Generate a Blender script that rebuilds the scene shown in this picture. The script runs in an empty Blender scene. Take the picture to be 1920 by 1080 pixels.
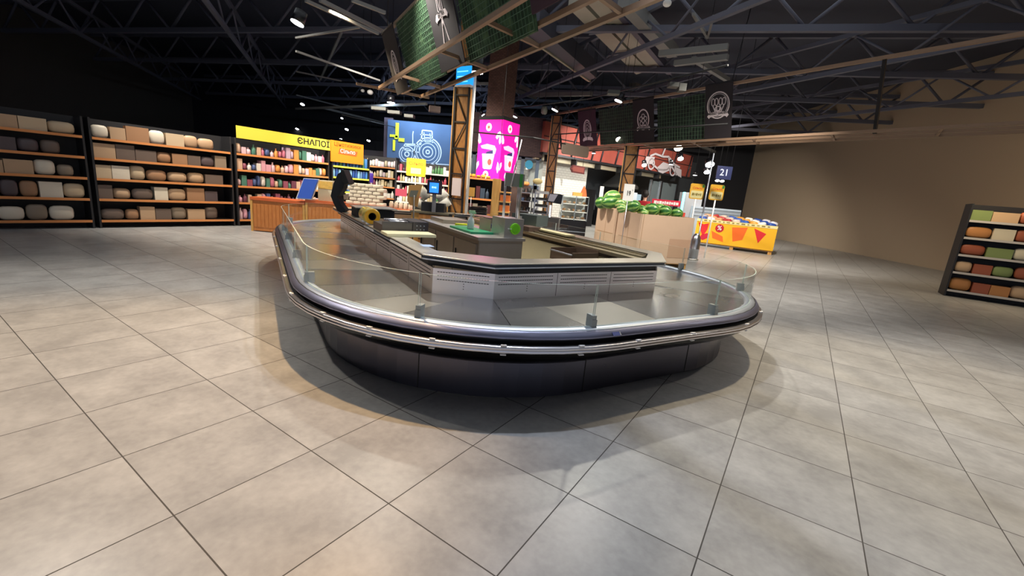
import bpy, bmesh, math, random
import numpy as np
from mathutils import Vector, Matrix
random.seed(7)
PI = math.pi
C = bpy.context.scene.collection
scene = bpy.context.scene

# ------------------------------------------------------------------ camera
FPX, PIT, ROL, CH = 813.4, .2229, .0922, 1.4214
F_ = Vector((0, math.cos(PIT), -math.sin(PIT)))
R_ = Vector((1, 0, 0)); U_ = R_.cross(F_)
R2 = math.cos(ROL)*R_ + math.sin(ROL)*U_
U2 = -math.sin(ROL)*R_ + math.cos(ROL)*U_
CAM = Vector((0, 0, CH))
cd = bpy.data.cameras.new('camera'); cam = bpy.data.objects.new('camera', cd); C.objects.link(cam)
cd.sensor_width = 36; cd.lens = FPX*36/1920; cd.clip_end = 200; cd.clip_start = .05
cam.matrix_world = Matrix(((R2.x, U2.x, -F_.x, 0), (R2.y, U2.y, -F_.y, 0), (R2.z, U2.z, -F_.z, CH), (0, 0, 0, 1)))
scene.camera = cam

# ------------------------------------------------------------------ world, exposure
w = bpy.data.worlds.new('world'); scene.world = w; w.use_nodes = True
w.node_tree.nodes['Background'].inputs[0].default_value = (.46, .49, .58, 1)
w.node_tree.nodes['Background'].inputs[1].default_value = 1.0
vs = scene.view_settings
vs.view_transform = 'Standard'; vs.look = 'None'; vs.gamma = 1; vs.use_curve_mapping = False
vs.exposure = 0.0

# ------------------------------------------------------------------ big lamps (ceiling spotlights of the shop, plus added area fills)
WARM, COOL, NEUT = (1, .80, .52), (.90, .93, 1), (1, .93, .82)
def spot(x, y, z, tx, ty, energy, col, ang=100, blend=.6, rad=.06):
    l = bpy.data.lights.new('spot_light', 'SPOT'); l.energy = energy; l.color = col
    l.spot_size = math.radians(ang); l.spot_blend = blend; l.shadow_soft_size = rad
    o = bpy.data.objects.new('spot_light', l); C.objects.link(o); o.location = (x, y, z)
    d = Vector((tx, ty, 0)) - Vector((x, y, z)); o.rotation_euler = d.to_track_quat('-Z', 'Y').to_euler()
    return o
spot(-1.45, 3.45, 4.25, -2.6, 1.9, 780, (1, .62, .28), 78)
spot(-4.4, 2.2, 4.2, -4.6, .2, 520, (1, .72, .42), 66)
spot(.25, 3.45, 4.3, .25, 2.2, 350, (.76, .84, 1), 100)
spot(2.7, 4.3, 4.2, 3.3, 3.0, 480, (1, .80, .52), 76)
spot(-4.6, 3.6, 4.2, -4.4, 2.4, 450, NEUT, 100)
spot(5.6, 3.8, 4.2, 5.4, 2.6, 450, NEUT, 100)
spot(-1.9, 6.4, 4.3, -1.9, 6.4, 500, NEUT, 110)
spot(1.5, 6.6, 4.3, 1.7, 6.4, 620, NEUT, 110)
spot(-3.6, 8.6, 4.3, -3.4, 10.4, 900, WARM, 120)
spot(4.2, 8.0, 4.4, 3.8, 10.2, 850, NEUT, 110)
spot(.2, 10.0, 4.4, -.2, 12.5, 900, NEUT, 120)
spot(-6.5, 8.6, 4.6, -6.0, 12.0, 1050, NEUT, 120)
spot(-4.0, 11.5, 4.6, -4.0, 15.0, 1150, NEUT, 120)
spot(6.6, 12.4, 4.6, 7.2, 15.5, 1300, NEUT, 120)
spot(3.4, 16.4, 4.9, 3.6, 19.4, 1500, NEUT, 120)
spot(7.5, 17.6, 4.9, 8.0, 23.0, 1800, NEUT, 120)
def area(x, y, z, sx, sy, energy, col, tgt):
    l = bpy.data.lights.new('wash_fill_light', 'AREA'); l.shape = 'RECTANGLE'; l.size = sx; l.size_y = sy; l.energy = energy; l.color = col
    o = bpy.data.objects.new('wash_fill_light', l); C.objects.link(o); o.location = (x, y, z)
    o.rotation_euler = (Vector(tgt)-Vector((x, y, z))).to_track_quat('-Z', 'Y').to_euler()
area(-4.6, 18.6, 4.6, 3.0, .2, 190, (.62, .78, 1), (-4.6, 20, 3.0))
area(3.2, 18.2, 2.95, 3.0, .15, 45, (1, .97, .9), (2.4, 20.4, 1.6))
area(12.5, 9, 5.5, .3, 10, 260, WARM, (15, 9, 2.0))  # added lamp, brightens the right wall outside the view
area(0, 6.0, 6.3, 14, 12, 270, (.88, .94, 1), (0, 6.0, 0))  # added overhead fill for general hall light, no fixture behind it

# ------------------------------------------------------------------ pixel helpers (real positions from the photograph)
def ray(x, y): return (x-960)/FPX*R2 - (y-540)/FPX*U2 + F_
def atz(x, y, z):
    d = ray(x, y); return CAM + d*((z-CH)/d.z)
def at(x, y, Y):
    d = ray(x, y); return CAM + d*(Y/d.y)
NV = Vector((.858, .514, 0)); AV = Vector((-.514, .858, 0)); Z = Vector((0, 0, 1))
def na(n, a, z=0): return NV*n + AV*a + Z*z
def onN(x, y, n):
    d = ray(x, y); t = (n-CAM.dot(NV))/d.dot(NV); p = CAM + d*t
    return p.dot(AV), p.z
TV = Vector((.5428, .8399, 0)); TU = Vector((.8399, -.5428, 0))       # directions of the floor tiles

# ------------------------------------------------------------------ materials
def lin(c):
    if isinstance(c, str):
        c = tuple(int(c[i:i+2], 16)/255 for i in (0, 2, 4))
    return tuple((v/12.92 if v <= .04045 else ((v+.055)/1.055)**2.4) for v in c) + (1,)
MATS = {}
def mat(name, col, rough=.5, metal=0., emit=0, noise=0., nscale=8., alpha=None, coat=0., spec=None, bump=0., stretch=None):
    key = name
    if key in MATS: return MATS[key]
    m = bpy.data.materials.new(name); m.use_nodes = True; nt = m.node_tree; b = nt.nodes['Principled BSDF']
    c = lin(col)
    b.inputs['Base Color'].default_value = c; b.inputs['Roughness'].default_value = rough; b.inputs['Metallic'].default_value = metal
    if coat: b.inputs['Coat Weight'].default_value = coat
    if spec is not None: b.inputs['Specular IOR Level'].default_value = spec
    if emit:
        b.inputs['Emission Color'].default_value = c; b.inputs['Emission Strength'].default_value = emit
    if noise or bump:
        tc = nt.nodes.new('ShaderNodeTexCoord'); mp = nt.nodes.new('ShaderNodeMapping'); nz = nt.nodes.new('ShaderNodeTexNoise')
        nt.links.new(tc.outputs['Object'], mp.inputs[0]); nt.links.new(mp.outputs[0], nz.inputs['Vector'])
        if stretch: mp.inputs['Scale'].default_value = stretch
        nz.inputs['Scale'].default_value = nscale; nz.inputs['Detail'].default_value = 5
        if noise:
            rp = nt.nodes.new('ShaderNodeMapRange'); rp.inputs[3].default_value = 1-noise; rp.inputs[4].default_value = 1+noise
            nt.links.new(nz.outputs[0], rp.inputs[0])
            mx = nt.nodes.new('ShaderNodeVectorMath'); mx.operation = 'SCALE'; mx.inputs[0].default_value = c[:3]
            nt.links.new(rp.outputs[0], mx.inputs['Scale']); nt.links.new(mx.outputs[0], b.inputs['Base Color'])
        if bump:
            bp = nt.nodes.new('ShaderNodeBump'); bp.inputs['Strength'].default_value = bump; bp.inputs['Distance'].default_value = .01
            nt.links.new(nz.outputs[0], bp.inputs['Height']); nt.links.new(bp.outputs[0], b.inputs['Normal'])
    MATS[key] = m
    return m
def steel(name, col, rough, var=.12, nscale=3., stretch=(1, 1, 1), tangent=False):
    if name in MATS: return MATS[name]
    m = mat(name, col, rough, 1., noise=.08, nscale=nscale, stretch=stretch)
    nt = m.node_tree; b = nt.nodes['Principled BSDF']
    nz = nt.nodes.new('ShaderNodeTexNoise'); nz.inputs['Scale'].default_value = nscale*1.7; nz.inputs['Detail'].default_value = 6
    mp = [n for n in nt.nodes if n.type == 'MAPPING'][0]; nt.links.new(mp.outputs[0], nz.inputs['Vector'])
    rp = nt.nodes.new('ShaderNodeMapRange'); rp.inputs[3].default_value = max(.03, rough-var); rp.inputs[4].default_value = rough+var
    nt.links.new(nz.outputs[0], rp.inputs[0]); nt.links.new(rp.outputs[0], b.inputs['Roughness'])
    return m
def glass_mat(name, tint=(.93, .97, .95), refl=1.0):
    m = bpy.data.materials.new(name); m.use_nodes = True; nt = m.node_tree; nt.nodes.clear()
    o = nt.nodes.new('ShaderNodeOutputMaterial'); mx = nt.nodes.new('ShaderNodeMixShader'); tr = nt.nodes.new('ShaderNodeBsdfTransparent')
    gl = nt.nodes.new('ShaderNodeBsdfGlossy'); gl.inputs['Roughness'].default_value = .01
    lw = nt.nodes.new('ShaderNodeLayerWeight'); lw.inputs[0].default_value = .5
    pw = nt.nodes.new('ShaderNodeMath'); pw.operation = 'POWER'; nt.links.new(lw.outputs['Facing'], pw.inputs[0]); pw.inputs[1].default_value = 4.5
    fr = nt.nodes.new('ShaderNodeMath'); fr.operation = 'MULTIPLY_ADD'; nt.links.new(pw.outputs[0], fr.inputs[0]); fr.inputs[1].default_value = .8*refl; fr.inputs[2].default_value = .035*refl
    tr.inputs[0].default_value = (*tint, 1)
    nt.links.new(fr.outputs[0], mx.inputs[0]); nt.links.new(tr.outputs[0], mx.inputs[1]); nt.links.new(gl.outputs[0], mx.inputs[2]); nt.links.new(mx.outputs[0], o.inputs[0])
    MATS[name] = m; return m
def wood(name, col, col2, scale=(1, 1, .12), rough=.45):
    if name in MATS: return MATS[name]
    m = mat(name, col, rough); nt = m.node_tree; b = nt.nodes['Principled BSDF']
    tc = nt.nodes.new('ShaderNodeTexCoord'); mp = nt.nodes.new('ShaderNodeMapping'); mp.inputs['Scale'].default_value = scale
    nz = nt.nodes.new('ShaderNodeTexNoise'); nz.inputs['Scale'].default_value = 22; nz.inputs['Detail'].default_value = 6
    cr = nt.nodes.new('ShaderNodeValToRGB'); cr.color_ramp.elements[0].position = .3; cr.color_ramp.elements[1].position = .7
    cr.color_ramp.elements[0].color = lin(col2); cr.color_ramp.elements[1].color = lin(col)
    nt.links.new(tc.outputs['Object'], mp.inputs[0]); nt.links.new(mp.outputs[0], nz.inputs['Vector']); nt.links.new(nz.outputs[0], cr.inputs[0]); nt.links.new(cr.outputs[0], b.inputs['Base Color'])
    return m
def bricks(name, c1, c2, mortar, scale, bw=.5, rh=.25, msize=.02, rough=.7, axis='Object'):
    if name in MATS: return MATS[name]
    m = mat(name, c1, rough); nt = m.node_tree; b = nt.nodes['Principled BSDF']
    tc = nt.nodes.new('ShaderNodeTexCoord'); br = nt.nodes.new('ShaderNodeTexBrick'); br.inputs['Scale'].default_value = scale
    br.inputs['Color1'].default_value = lin(c1); br.inputs['Color2'].default_value = lin(c2); br.inputs['Mortar'].default_value = lin(mortar)
    br.inputs['Mortar Size'].default_value = msize; br.inputs['Brick Width'].default_value = bw; br.inputs['Row Height'].default_value = rh
    nt.links.new(tc.outputs['UV'], br.inputs['Vector']); nt.links.new(br.outputs[0], b.inputs['Base Color'])
    return m

M_black = mat('black_matte', '0c0c0e', .6)
M_blackgl = mat('black_plastic', '101014', .3)
M_dark = mat('dark_metal', '26262a', .45, .5)
M_ceil = mat('ceiling_black', '3c3f4c', .9)
M_truss = mat('roof_steel', '5c5e6c', .6, .1)
M_pipe = mat('ceiling_pipe_grey', '7c7c7a', .55, .1)
M_duct = mat('galvanised_duct', '9c988a', .5, .25, noise=.15, nscale=2)
M_tan = mat('lattice_tan', '8a705a', .5, .2)
M_steel = steel('brushed_steel', 'cac6c0', .42, .07, 2.5)
M_steel2 = steel('worn_steel', 'bdb4a8', .45, .1, 5)
M_deck = [steel('deck_steel_%s' % k, c, r_, .03, 1.2, (1, 1, 1)) for k, c, r_ in (('a', 'cfcdca', .27), ('b', 'd6d3cd', .30), ('c', 'c8c8ca', .25))]
M_rim = steel('satin_aluminium', 'ccd4e0', .42, .05, 2)
M_face = steel('rim_face_aluminium', '8e90a8', .42, .05, 2)
M_chrome = mat('chrome', 'e4e2e6', .28, 1.)
M_base = steel('dark_base_metal', '5c5c68', .29, .05, 1.2)
M_val = steel('valance_metal', '4c4740', .2, .04, 1)
M_worktop = steel('worktop_steel', 'd2cec2', .34, .08, 2.5)
M_riser = steel('riser_steel', 'ece6e8', .4, .05, 2.5)
M_glass = glass_mat('clear_glass', (.97, .985, .975), .7)
M_gedge = mat('glass_edge', 'c8d6cc', .2, spec=.8)
M_beige = mat('beige_laminate', 'cfc39c', .5, noise=.05)
M_white = mat('white_plastic', 'e8e6e2', .4)
M_paper = mat('white_paper', 'eceae6', .7)
M_red = mat('red', 'c01c22', .5)
M_yellow = mat('sign_yellow', 'dccf48', .5)
M_lemon = mat('lemon_yellow', 'e6b824', .5)
M_orange = mat('sign_orange', 'e08820', .5)
M_green = mat('green', '3f8f3c', .5)
M_letter = mat('black_ink', '15130f', .6)
M_wood = wood('oak_wood', 'c89258', '9c6432')
M_wood2 = wood('pine_wood', 'd9aa62', 'bb8642')
M_crate = wood('crate_wood', 'd48a4a', 'a4602c', (14, 14, .3))
M_card = mat('cardboard', 'c8aa90', .75, noise=.07, nscale=3)
M_lampglow = mat('lamp_glow', 'ffffff', .5, emit=14); M_lampglow.cycles.emission_sampling = 'NONE'
M_lampwarm = mat('lamp_glow_warm', 'fff0d8', .5, emit=14); M_lampwarm.cycles.emission_sampling = 'NONE'
M_emblem = mat('emblem_white', 'c9bfc2', .6)
M_banner = mat('banner_fabric', '201b20', .8)
M_bannerp = mat('banner_fabric_plum', '38222f', .8)

# ------------------------------------------------------------------ mesh builder
class MB:
    def __init__(s): s.bm = bmesh.new(); s.uv = s.bm.loops.layers.uv.new('UVMap')
    def face(s, pts, smooth=False, uvs=None):
        vs_ = [s.bm.verts.new(p) for p in pts]
        f = s.bm.faces.new(vs_); f.smooth = smooth
        if uvs:
            for l, u in zip(f.loops, uvs): l[s.uv].uv = u
        return f
    def fbox(s, O, x, y, z, uvscale=1):       # box from corner O along vectors x, y, z
        O, x, y, z = Vector(O), Vector(x), Vector(y), Vector(z)
        if x.cross(y).dot(z) < 0: O = O + x; x = -x
        P = [O, O+x, O+x+y, O+y, O+z, O+x+z, O+x+y+z, O+y+z]
        lx, ly, lz = x.length, y.length, z.length
        for idx, (a, b) in (((0, 3, 2, 1), (ly, lx)), ((4, 5, 6, 7), (lx, ly)), ((0, 1, 5, 4), (lx, lz)), ((1, 2, 6, 5), (ly, lz)), ((2, 3, 7, 6), (lx, lz)), ((3, 0, 4, 7), (ly, lz))):
            s.face([P[i] for i in idx], uvs=[(0, 0), (a, 0), (a, b), (0, b)])
        return s
    def box(s, c, size, ang=0):
        cx, sx = math.cos(ang), math.sin(ang)
        X = Vector((cx, sx, 0)); Y = Vector((-sx, cx, 0)); c = Vector(c)
        return s.fbox(c - X*size[0]/2 - Y*size[1]/2 - Z*size[2]/2, X*size[0], Y*size[1], Z*size[2])
    def cyl(s, p0, p1, r, r1=None, n=16, cap=True):
        p0, p1 = Vector(p0), Vector(p1); r1 = r if r1 is None else r1
        d = (p1-p0).normalized(); a = d.orthogonal().normalized(); b = d.cross(a)
        A = []; B = []
        for i in range(n):
            t = 2*PI*i/n; v = a*math.cos(t)+b*math.sin(t)
            A.append(s.bm.verts.new(p0+v*r)); B.append(s.bm.verts.new(p1+v*r1))
        for i in range(n):
            j = (i+1) % n; f = s.bm.faces.new((A[i], A[j], B[j], B[i])); f.smooth = True
        if cap:
            s.bm.faces.new(A[::-1]); s.bm.faces.new(B)
        return s
    def pipe(s, pts, r, n=10):
        for a, b in zip(pts[:-1], pts[1:]): s.cyl(a, b, r, n=n)
        for p in pts[1:-1]: s.ell(p, (r, r, r), 8, 6)
        return s
    def ell(s, c, rad, nu=16, nv=10, M=None, fn=None):
        c = Vector(c); rows = []
        for j in range(nv+1):
            th = PI*j/nv; row = []
            for i in range(nu):
                ph = 2*PI*i/nu
                v = Vector((rad[0]*math.sin(th)*math.cos(ph), rad[1]*math.sin(th)*math.sin(ph), rad[2]*math.cos(th)))
                if fn: v = fn(v)
                if M: v = M @ v
                row.append(v+c)
                if j in (0, nv): break
            rows.append([s.bm.verts.new(v) for v in row])
        for j in range(nv):
            a, b = rows[j], rows[j+1]
            for i in range(nu):
                k = (i+1) % nu
                if len(a) == 1: f = s.bm.faces.new((a[0], b[i], b[k]))
                elif len(b) == 1: f = s.bm.faces.new((a[i], b[0], a[k]))
                else: f = s.bm.faces.new((a[i], b[i], b[k], a[k]))
                f.smooth = True
        return s
    def lathe(s, prof, n=20, c=(0, 0, 0), M=None):
        c = Vector(c); rings = []
        for r, z in prof:
            ring = []
            for i in range(n):
                v = Vector((max(r, 1e-4)*math.cos(2*PI*i/n), max(r, 1e-4)*math.sin(2*PI*i/n), z))
                if M: v = M @ v
                ring.append(s.bm.verts.new(v+c))
            rings.append(ring)
        for a, b in zip(rings[:-1], rings[1:]):
            for i in range(n):
                j = (i+1) % n; f = s.bm.faces.new((a[i], a[j], b[j], b[i])); f.smooth = True
        return s
    def prism(s, pts, O, r, u, th):           # 2D outline extruded along the frame's normal
        O, r, u = Vector(O), Vector(r), Vector(u); n_ = r.cross(u).normalized()
        area_ = sum(pts[i][0]*pts[(i+1) % len(pts)][1]-pts[(i+1) % len(pts)][0]*pts[i][1] for i in range(len(pts)))
        if area_ < 0: pts = pts[::-1]
        B = [s.bm.verts.new(O+r*x+u*y) for x, y in pts]; T = [s.bm.verts.new(O+r*x+u*y+n_*th) for x, y in pts]
        s.bm.faces.new(B[::-1]); s.bm.faces.new(T)
        for i in range(len(pts)):
            j = (i+1) % len(pts); s.bm.faces.new((B[i], B[j], T[j], T[i]))
        return s
    def ring(s, O, r, u, cx, cy, rx, ry, wd, th, n=28, a0=0, a1=2*PI):
        full = abs(a1-a0-2*PI) < 1e-6
        O, r, u = Vector(O), Vector(r), Vector(u); n_ = r.cross(u).normalized()
        for i in range(n):
            t0 = a0+(a1-a0)*i/n; t1 = a0+(a1-a0)*(i+1)/n
            q = [(cx+(rx-k)*math.cos(t), cy+(ry-k)*math.sin(t)) for t, k in ((t0, 0), (t1, 0), (t1, wd), (t0, wd))]
            s.prism(q, O, r, u, th)
        return s
    def stroke(s, O, r, u, pts, wd, th):
        for (x0, y0), (x1, y1) in zip(pts[:-1], pts[1:]):
            dx, dy = x1-x0, y1-y0; L = math.hypot(dx, dy) or 1e-6; px, py = -dy/L*wd/2, dx/L*wd/2
            s.prism([(x0+px, y0+py), (x1+px, y1+py), (x1-px, y1-py), (x0-px, y0-py)], O, r, u, th)
        return s
    def build(s, name, m, parent=None, smooth_bevel=0, loc=None):
        me = bpy.data.meshes.new(name)
        bmesh.ops.remove_doubles(s.bm, verts=s.bm.verts, dist=1e-6) if False else None
        s.bm.to_mesh(me); s.bm.free()
        o = bpy.data.objects.new(name, me); C.objects.link(o); me.materials.append(m)
        if parent is not None:
            o.parent = parent
            o.matrix_parent_inverse = parent_inv(parent)
        if smooth_bevel:
            b = o.modifiers.new('bevel', 'BEVEL'); b.width = smooth_bevel; b.segments = 2; b.limit_method = 'ANGLE'
        return o
def wmat(o):
    m = o.matrix_parent_inverse @ o.matrix_basis if o.parent else o.matrix_basis
    return wmat(o.parent) @ m if o.parent else m
def parent_inv(p):
    return wmat(p).inverted()
def tag(o, label=None, cat=None, group=None, kind=None):
    if label: o['label'] = label
    if cat: o['category'] = cat
    if group: o['group'] = group
    if kind: o['kind'] = kind
    return o
def thing(name, label, cat, loc=(0, 0, 0), group=None):
    o = bpy.data.objects.new(name, None); C.objects.link(o); o.location = loc; o.empty_display_size = .1
    return tag(o, label, cat, group)
def children(o): return [c for c in bpy.data.objects if c.parent == o]
def copy_tree(o, parent=None):
    c = o.copy(); C.objects.link(c)
    if parent: c.parent = parent; c.matrix_parent_inverse = o.matrix_parent_inverse.copy()
    for ch in children(o):
        if ch != c: copy_tree(ch, c)
    return c
def struct(o): o['kind'] = 'structure'; return o
def text(name, s, size, m, parent, O, r, u, th=.002, align='CENTER', sx=1., bold=0.):
    cu = bpy.data.curves.new(name, 'FONT'); cu.body = s; cu.size = size; cu.align_x = align; cu.align_y = 'CENTER'; cu.extrude = th/2; cu.resolution_u = 2; cu.offset = bold
    o = bpy.data.objects.new(name, cu); C.objects.link(o)
    dg = bpy.context.evaluated_depsgraph_get(); me = bpy.data.meshes.new_from_object(o.evaluated_get(dg))
    bpy.data.objects.remove(o)
    r, u = Vector(r).normalized(), Vector(u).normalized(); n_ = r.cross(u)
    M = Matrix(((r.x, u.x, n_.x, O[0]), (r.y, u.y, n_.y, O[1]), (r.z, u.z, n_.z, O[2]), (0, 0, 0, 1))) @ Matrix.Diagonal((sx, 1, 1, 1))
    me.transform(M); me.materials.clear(); me.materials.append(m)
    o = bpy.data.objects.new(name, me); C.objects.link(o)
    if parent is not None: o.parent = parent; o.matrix_parent_inverse = parent_inv(parent)
    return o
def marks(parent, O, r, ws, h_, gap, m):            # row of blurred, unreadable character blocks
    r = Vector(r).normalized(); b = MB(); x = -(sum(ws)+gap*(len(ws)-1))/2
    for i, w_ in enumerate(ws):
        hh = h_*(1, .8, .95, .7)[i % 4]; b.prism([(x, -hh/2), (x+w_, -hh/2), (x+w_, hh/2), (x, hh/2)], O, r, Z, .002); x += w_+gap
    return b.build('lettering', m, parent)
def rrect(w_, h_, rad, n=4):
    P = []
    for cx, cy, a0 in ((w_/2-rad, h_/2-rad, 0), (-w_/2+rad, h_/2-rad, PI/2), (-w_/2+rad, -h_/2+rad, PI), (w_/2-rad, -h_/2+rad, 1.5*PI)):
        for i in range(n+1): P.append((cx+rad*math.cos(a0+PI/2*i/n), cy+rad*math.sin(a0+PI/2*i/n)))
    return P

# ------------------------------------------------------------------ floor (0.6 m tiles)
def floor_material():
    m = bpy.data.materials.new('floor_tiles'); m.use_nodes = True; nt = m.node_tree; b = nt.nodes['Principled BSDF']
    N = nt.nodes.new; L = nt.links.new
    tc = N('ShaderNodeTexCoord'); sp = N('ShaderNodeSeparateXYZ'); L(tc.outputs['Object'], sp.inputs[0])
    def mth(op, a, b_=None, c_=None):
        n_ = N('ShaderNodeMath'); n_.operation = op
        for i, v in enumerate((a, b_, c_)):
            if v is None: continue
            if isinstance(v, (int, float)): n_.inputs[i].default_value = v
            else: L(v, n_.inputs[i])
        return n_.outputs[0]
    ds = []; ids = []
    for k in (0, 1):
        t = mth('DIVIDE', sp.outputs[k], .6); fr = mth('FRACT', t); ids.append(mth('FLOOR', t))
        ds.append(mth('MINIMUM', fr, mth('SUBTRACT', 1., fr)))
    d = mth('MINIMUM', ds[0], ds[1]); line = mth('LESS_THAN', d, .0048)
    cb = N('ShaderNodeCombineXYZ'); L(ids[0], cb.inputs[0]); L(ids[1], cb.inputs[1])
    wn = N('ShaderNodeTexWhiteNoise'); L(cb.outputs[0], wn.inputs['Vector'])
    ad = N('ShaderNodeVectorMath'); ad.operation = 'MULTIPLY_ADD'; L(wn.outputs['Color'], ad.inputs[0]); ad.inputs[1].default_value = (9, 9, 9); L(tc.outputs['Object'], ad.inputs[2])
    n1 = N('ShaderNodeTexNoise'); n1.inputs['Scale'].default_value = 3.2; n1.inputs['Detail'].default_value = 8; n1.inputs['Roughness'].default_value = .62; L(ad.outputs[0], n1.inputs['Vector'])
    n2 = N('ShaderNodeTexNoise'); n2.inputs['Scale'].default_value = 26; n2.inputs['Detail'].default_value = 5; L(ad.outputs[0], n2.inputs['Vector'])
    mixv = mth('ADD', mth('MULTIPLY', n1.outputs[0], .7), mth('MULTIPLY', n2.outputs[0], .3))
    cr = N('ShaderNodeValToRGB'); e = cr.color_ramp.elements; e[0].position = .38; e[1].position = .66
    e[0].color = lin('8f8e8d'); e[1].color = lin('aaa9a7'); L(mixv, cr.inputs[0])
    mx = N('ShaderNodeMix'); mx.data_type = 'RGBA'; L(line, mx.inputs[0]); L(cr.outputs[0], mx.inputs[6]); mx.inputs[7].default_value = lin('3a3633')
    L(mx.outputs[2], b.inputs['Base Color'])
    rg = N('ShaderNodeMapRange'); rg.inputs[3].default_value = .24; rg.inputs[4].default_value = .42; L(n1.outputs[0], rg.inputs[0])
    rr = mth('MAXIMUM', rg.outputs[0], mth('MULTIPLY', line, .7)); L(rr, b.inputs['Roughness'])
    b.inputs['Specular IOR Level'].default_value = .5
    return m
mb = MB(); S_ = 34
mb.face([(-S_, -S_, 0), (S_, -S_, 0), (S_, S_, 0), (-S_, S_, 0)])
fl = mb.build('floor', floor_material()); fl.location = (-.463, 1.6768, 0); fl.rotation_euler = (0, 0, -.5738); struct(fl)

# ------------------------------------------------------------------ serve-over island counter
N0, N1, A0, A1, RR = .47, 4.70, 2.24, 8.7, 1.55
def oval(off, z, k=14, m=26):
    """closed outline of the island at a given outward offset; same vertex count for every offset"""
    n0, n1, a0, a1, R = N0-off, N1+off, A0-off, A1+off, RR+off
    P = []
    def arc(cn, ca, t0, t1):
        for i in range(k+1):
            t = t0+(t1-t0)*i/k; P.append(na(cn+R*math.cos(t), ca+R*math.sin(t), z))
    def strt(p, q, c_):
        for i in range(1, c_): P.append(na(p[0]+(q[0]-p[0])*i/c_, p[1]+(q[1]-p[1])*i/c_, z))
    arc(n0+R, a0+R, PI, 1.5*PI); strt((n0+R, a0), (n1-R, a0), 6)
    arc(n1-R, a0+R, 1.5*PI, 2*PI); strt((n1, a0+R), (n1, a1-R), 8)
    arc(n1-R, a1-R, 0, PI/2); strt((n1-R, a1), (n0+R, a1), 6)
    arc(n0+R, a1-R, PI/2, PI); strt((n0, a1-R), (n0, a0+R), 8)
    return P
def loft(prof, name, m, parent, smooth=True, uvz=False):
    b = MB(); rows = [[b.bm.verts.new(p) for p in oval(o_, z)] for o_, z in prof]
    for a, c in zip(rows[:-1], rows[1:]):
        n_ = len(a)
        for i in range(n_):
            j = (i+1) % n_; f = b.bm.faces.new((a[i], a[j], c[j], c[i])); f.smooth = smooth
    return b.build(name, m, parent)
isl = thing('serve_over_counter', 'long stainless steel island display counter with rounded ends, empty decks and a dark base', 'display counter', na(2.6, 5.7))
loft([(-.03, .002), (-.03, .018)], 'plinth', M_black, isl)
loft([(-.03, .018), (0, .018), (0, .29), (-.02, .29)], 'base_panel', M_base, isl, smooth=False)
for n_, a_ in ((.87, 2.59), (2.08, 2.235), (3.06, 2.235), (4.2, 2.6)):
    pts = oval(.0015, 0); p = min(pts, key=lambda q: (q-na(n_, a_)).length)
    i = pts.index(p); q = pts[(i+1) % len(pts)]; d = (q-p).normalized()
    mb = MB(); mb.fbox(p+Z*.02-d*.003-Vector((d.y, -d.x, 0))*.0, d*.006, Vector((d.y, -d.x, 0))*.0015, Z*.27)
    mb.build('panel_joint', M_black, isl)
loft([(-.02, .285), (.02, .288), (.08, .305), (.15, .345), (.21, .39), (.252, .435), (.262, .452)], 'valance', M_val, isl)
loft([(.262, .452), (.288, .453), (.298, .459), (.301, .469), (.294, .475), (.294, .478), (.301, .484), (.298, .496), (.288, .501), (.262, .501)], 'bumper_rail', M_chrome, isl)
loft([(.262, .501), (.205, .502), (.205, .533), (.255, .534)], 'recess', M_black, isl)
loft([(.255, .534), (.262, .539), (.257, .550), (.235, .576), (.226, .579)], 'rim_face', M_face, isl)
loft([(.226, .579), (.222, .574), (.218, .579)], 'rim_groove', M_black, isl)
loft([(.218, .579), (.21, .587), (.18, .590), (.145, .586), (.13, .578), (.128, .560)], 'rim_trim', M_rim, isl)
def at_outline(off, n_, a_, z):
    pts = oval(off, z, 40); p = min(pts, key=lambda q: (Vector((q.x, q.y, 0))-na(n_, a_)).length); i = pts.index(p)
    d = (pts[(i+1) % len(pts)]-pts[i-1]).normalized(); return p, d, Vector((d.y, -d.x, 0))
for n_, a_ in ((.36, 3.01), (.55, 2.65), (.88, 2.34), (1.26, 2.1), (1.71, 1.98), (2.21, 1.95), (2.84, 1.95), (3.5, 2.0), (4.1, 2.2), (.22, 3.6), (.18, 4.4), (.18, 5.2), (.18, 6.0), (.18, 6.8)):
    p, d, o_ = at_outline(.28, n_, a_, .475)
    mb = MB(); mb.fbox(p-d*.018-Z*.031+o_*.001, d*.036, o_*.014, Z*.006); mb.fbox(p-d*.018+Z*.026+o_*.001, d*.036, o_*.014, Z*.008); mb.fbox(p-d*.014-Z*.03-o_*.012, d*.028, o_*.014, Z*.06)
    mb.build('rail_clip', M_white, isl)
# rating plate on the rim face
p, d, o_ = at_outline(.252, 2.02, 2.0, .553)
mb = MB(); sl = (Z*.7-o_*.71).normalized(); nn = d.cross(sl)
mb.fbox(p-d*.03-sl*.013+nn*.003, d*.06, sl*.026, nn*.003); mb.build('rating_plate', mat('plate_blue', '6a74b0', .4), isl)
mb = MB(); mb.fbox(p+d*.032-sl*.013+nn*.003, d*.006, sl*.026, nn*.004); mb.build('rating_plate', M_white, isl)
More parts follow.
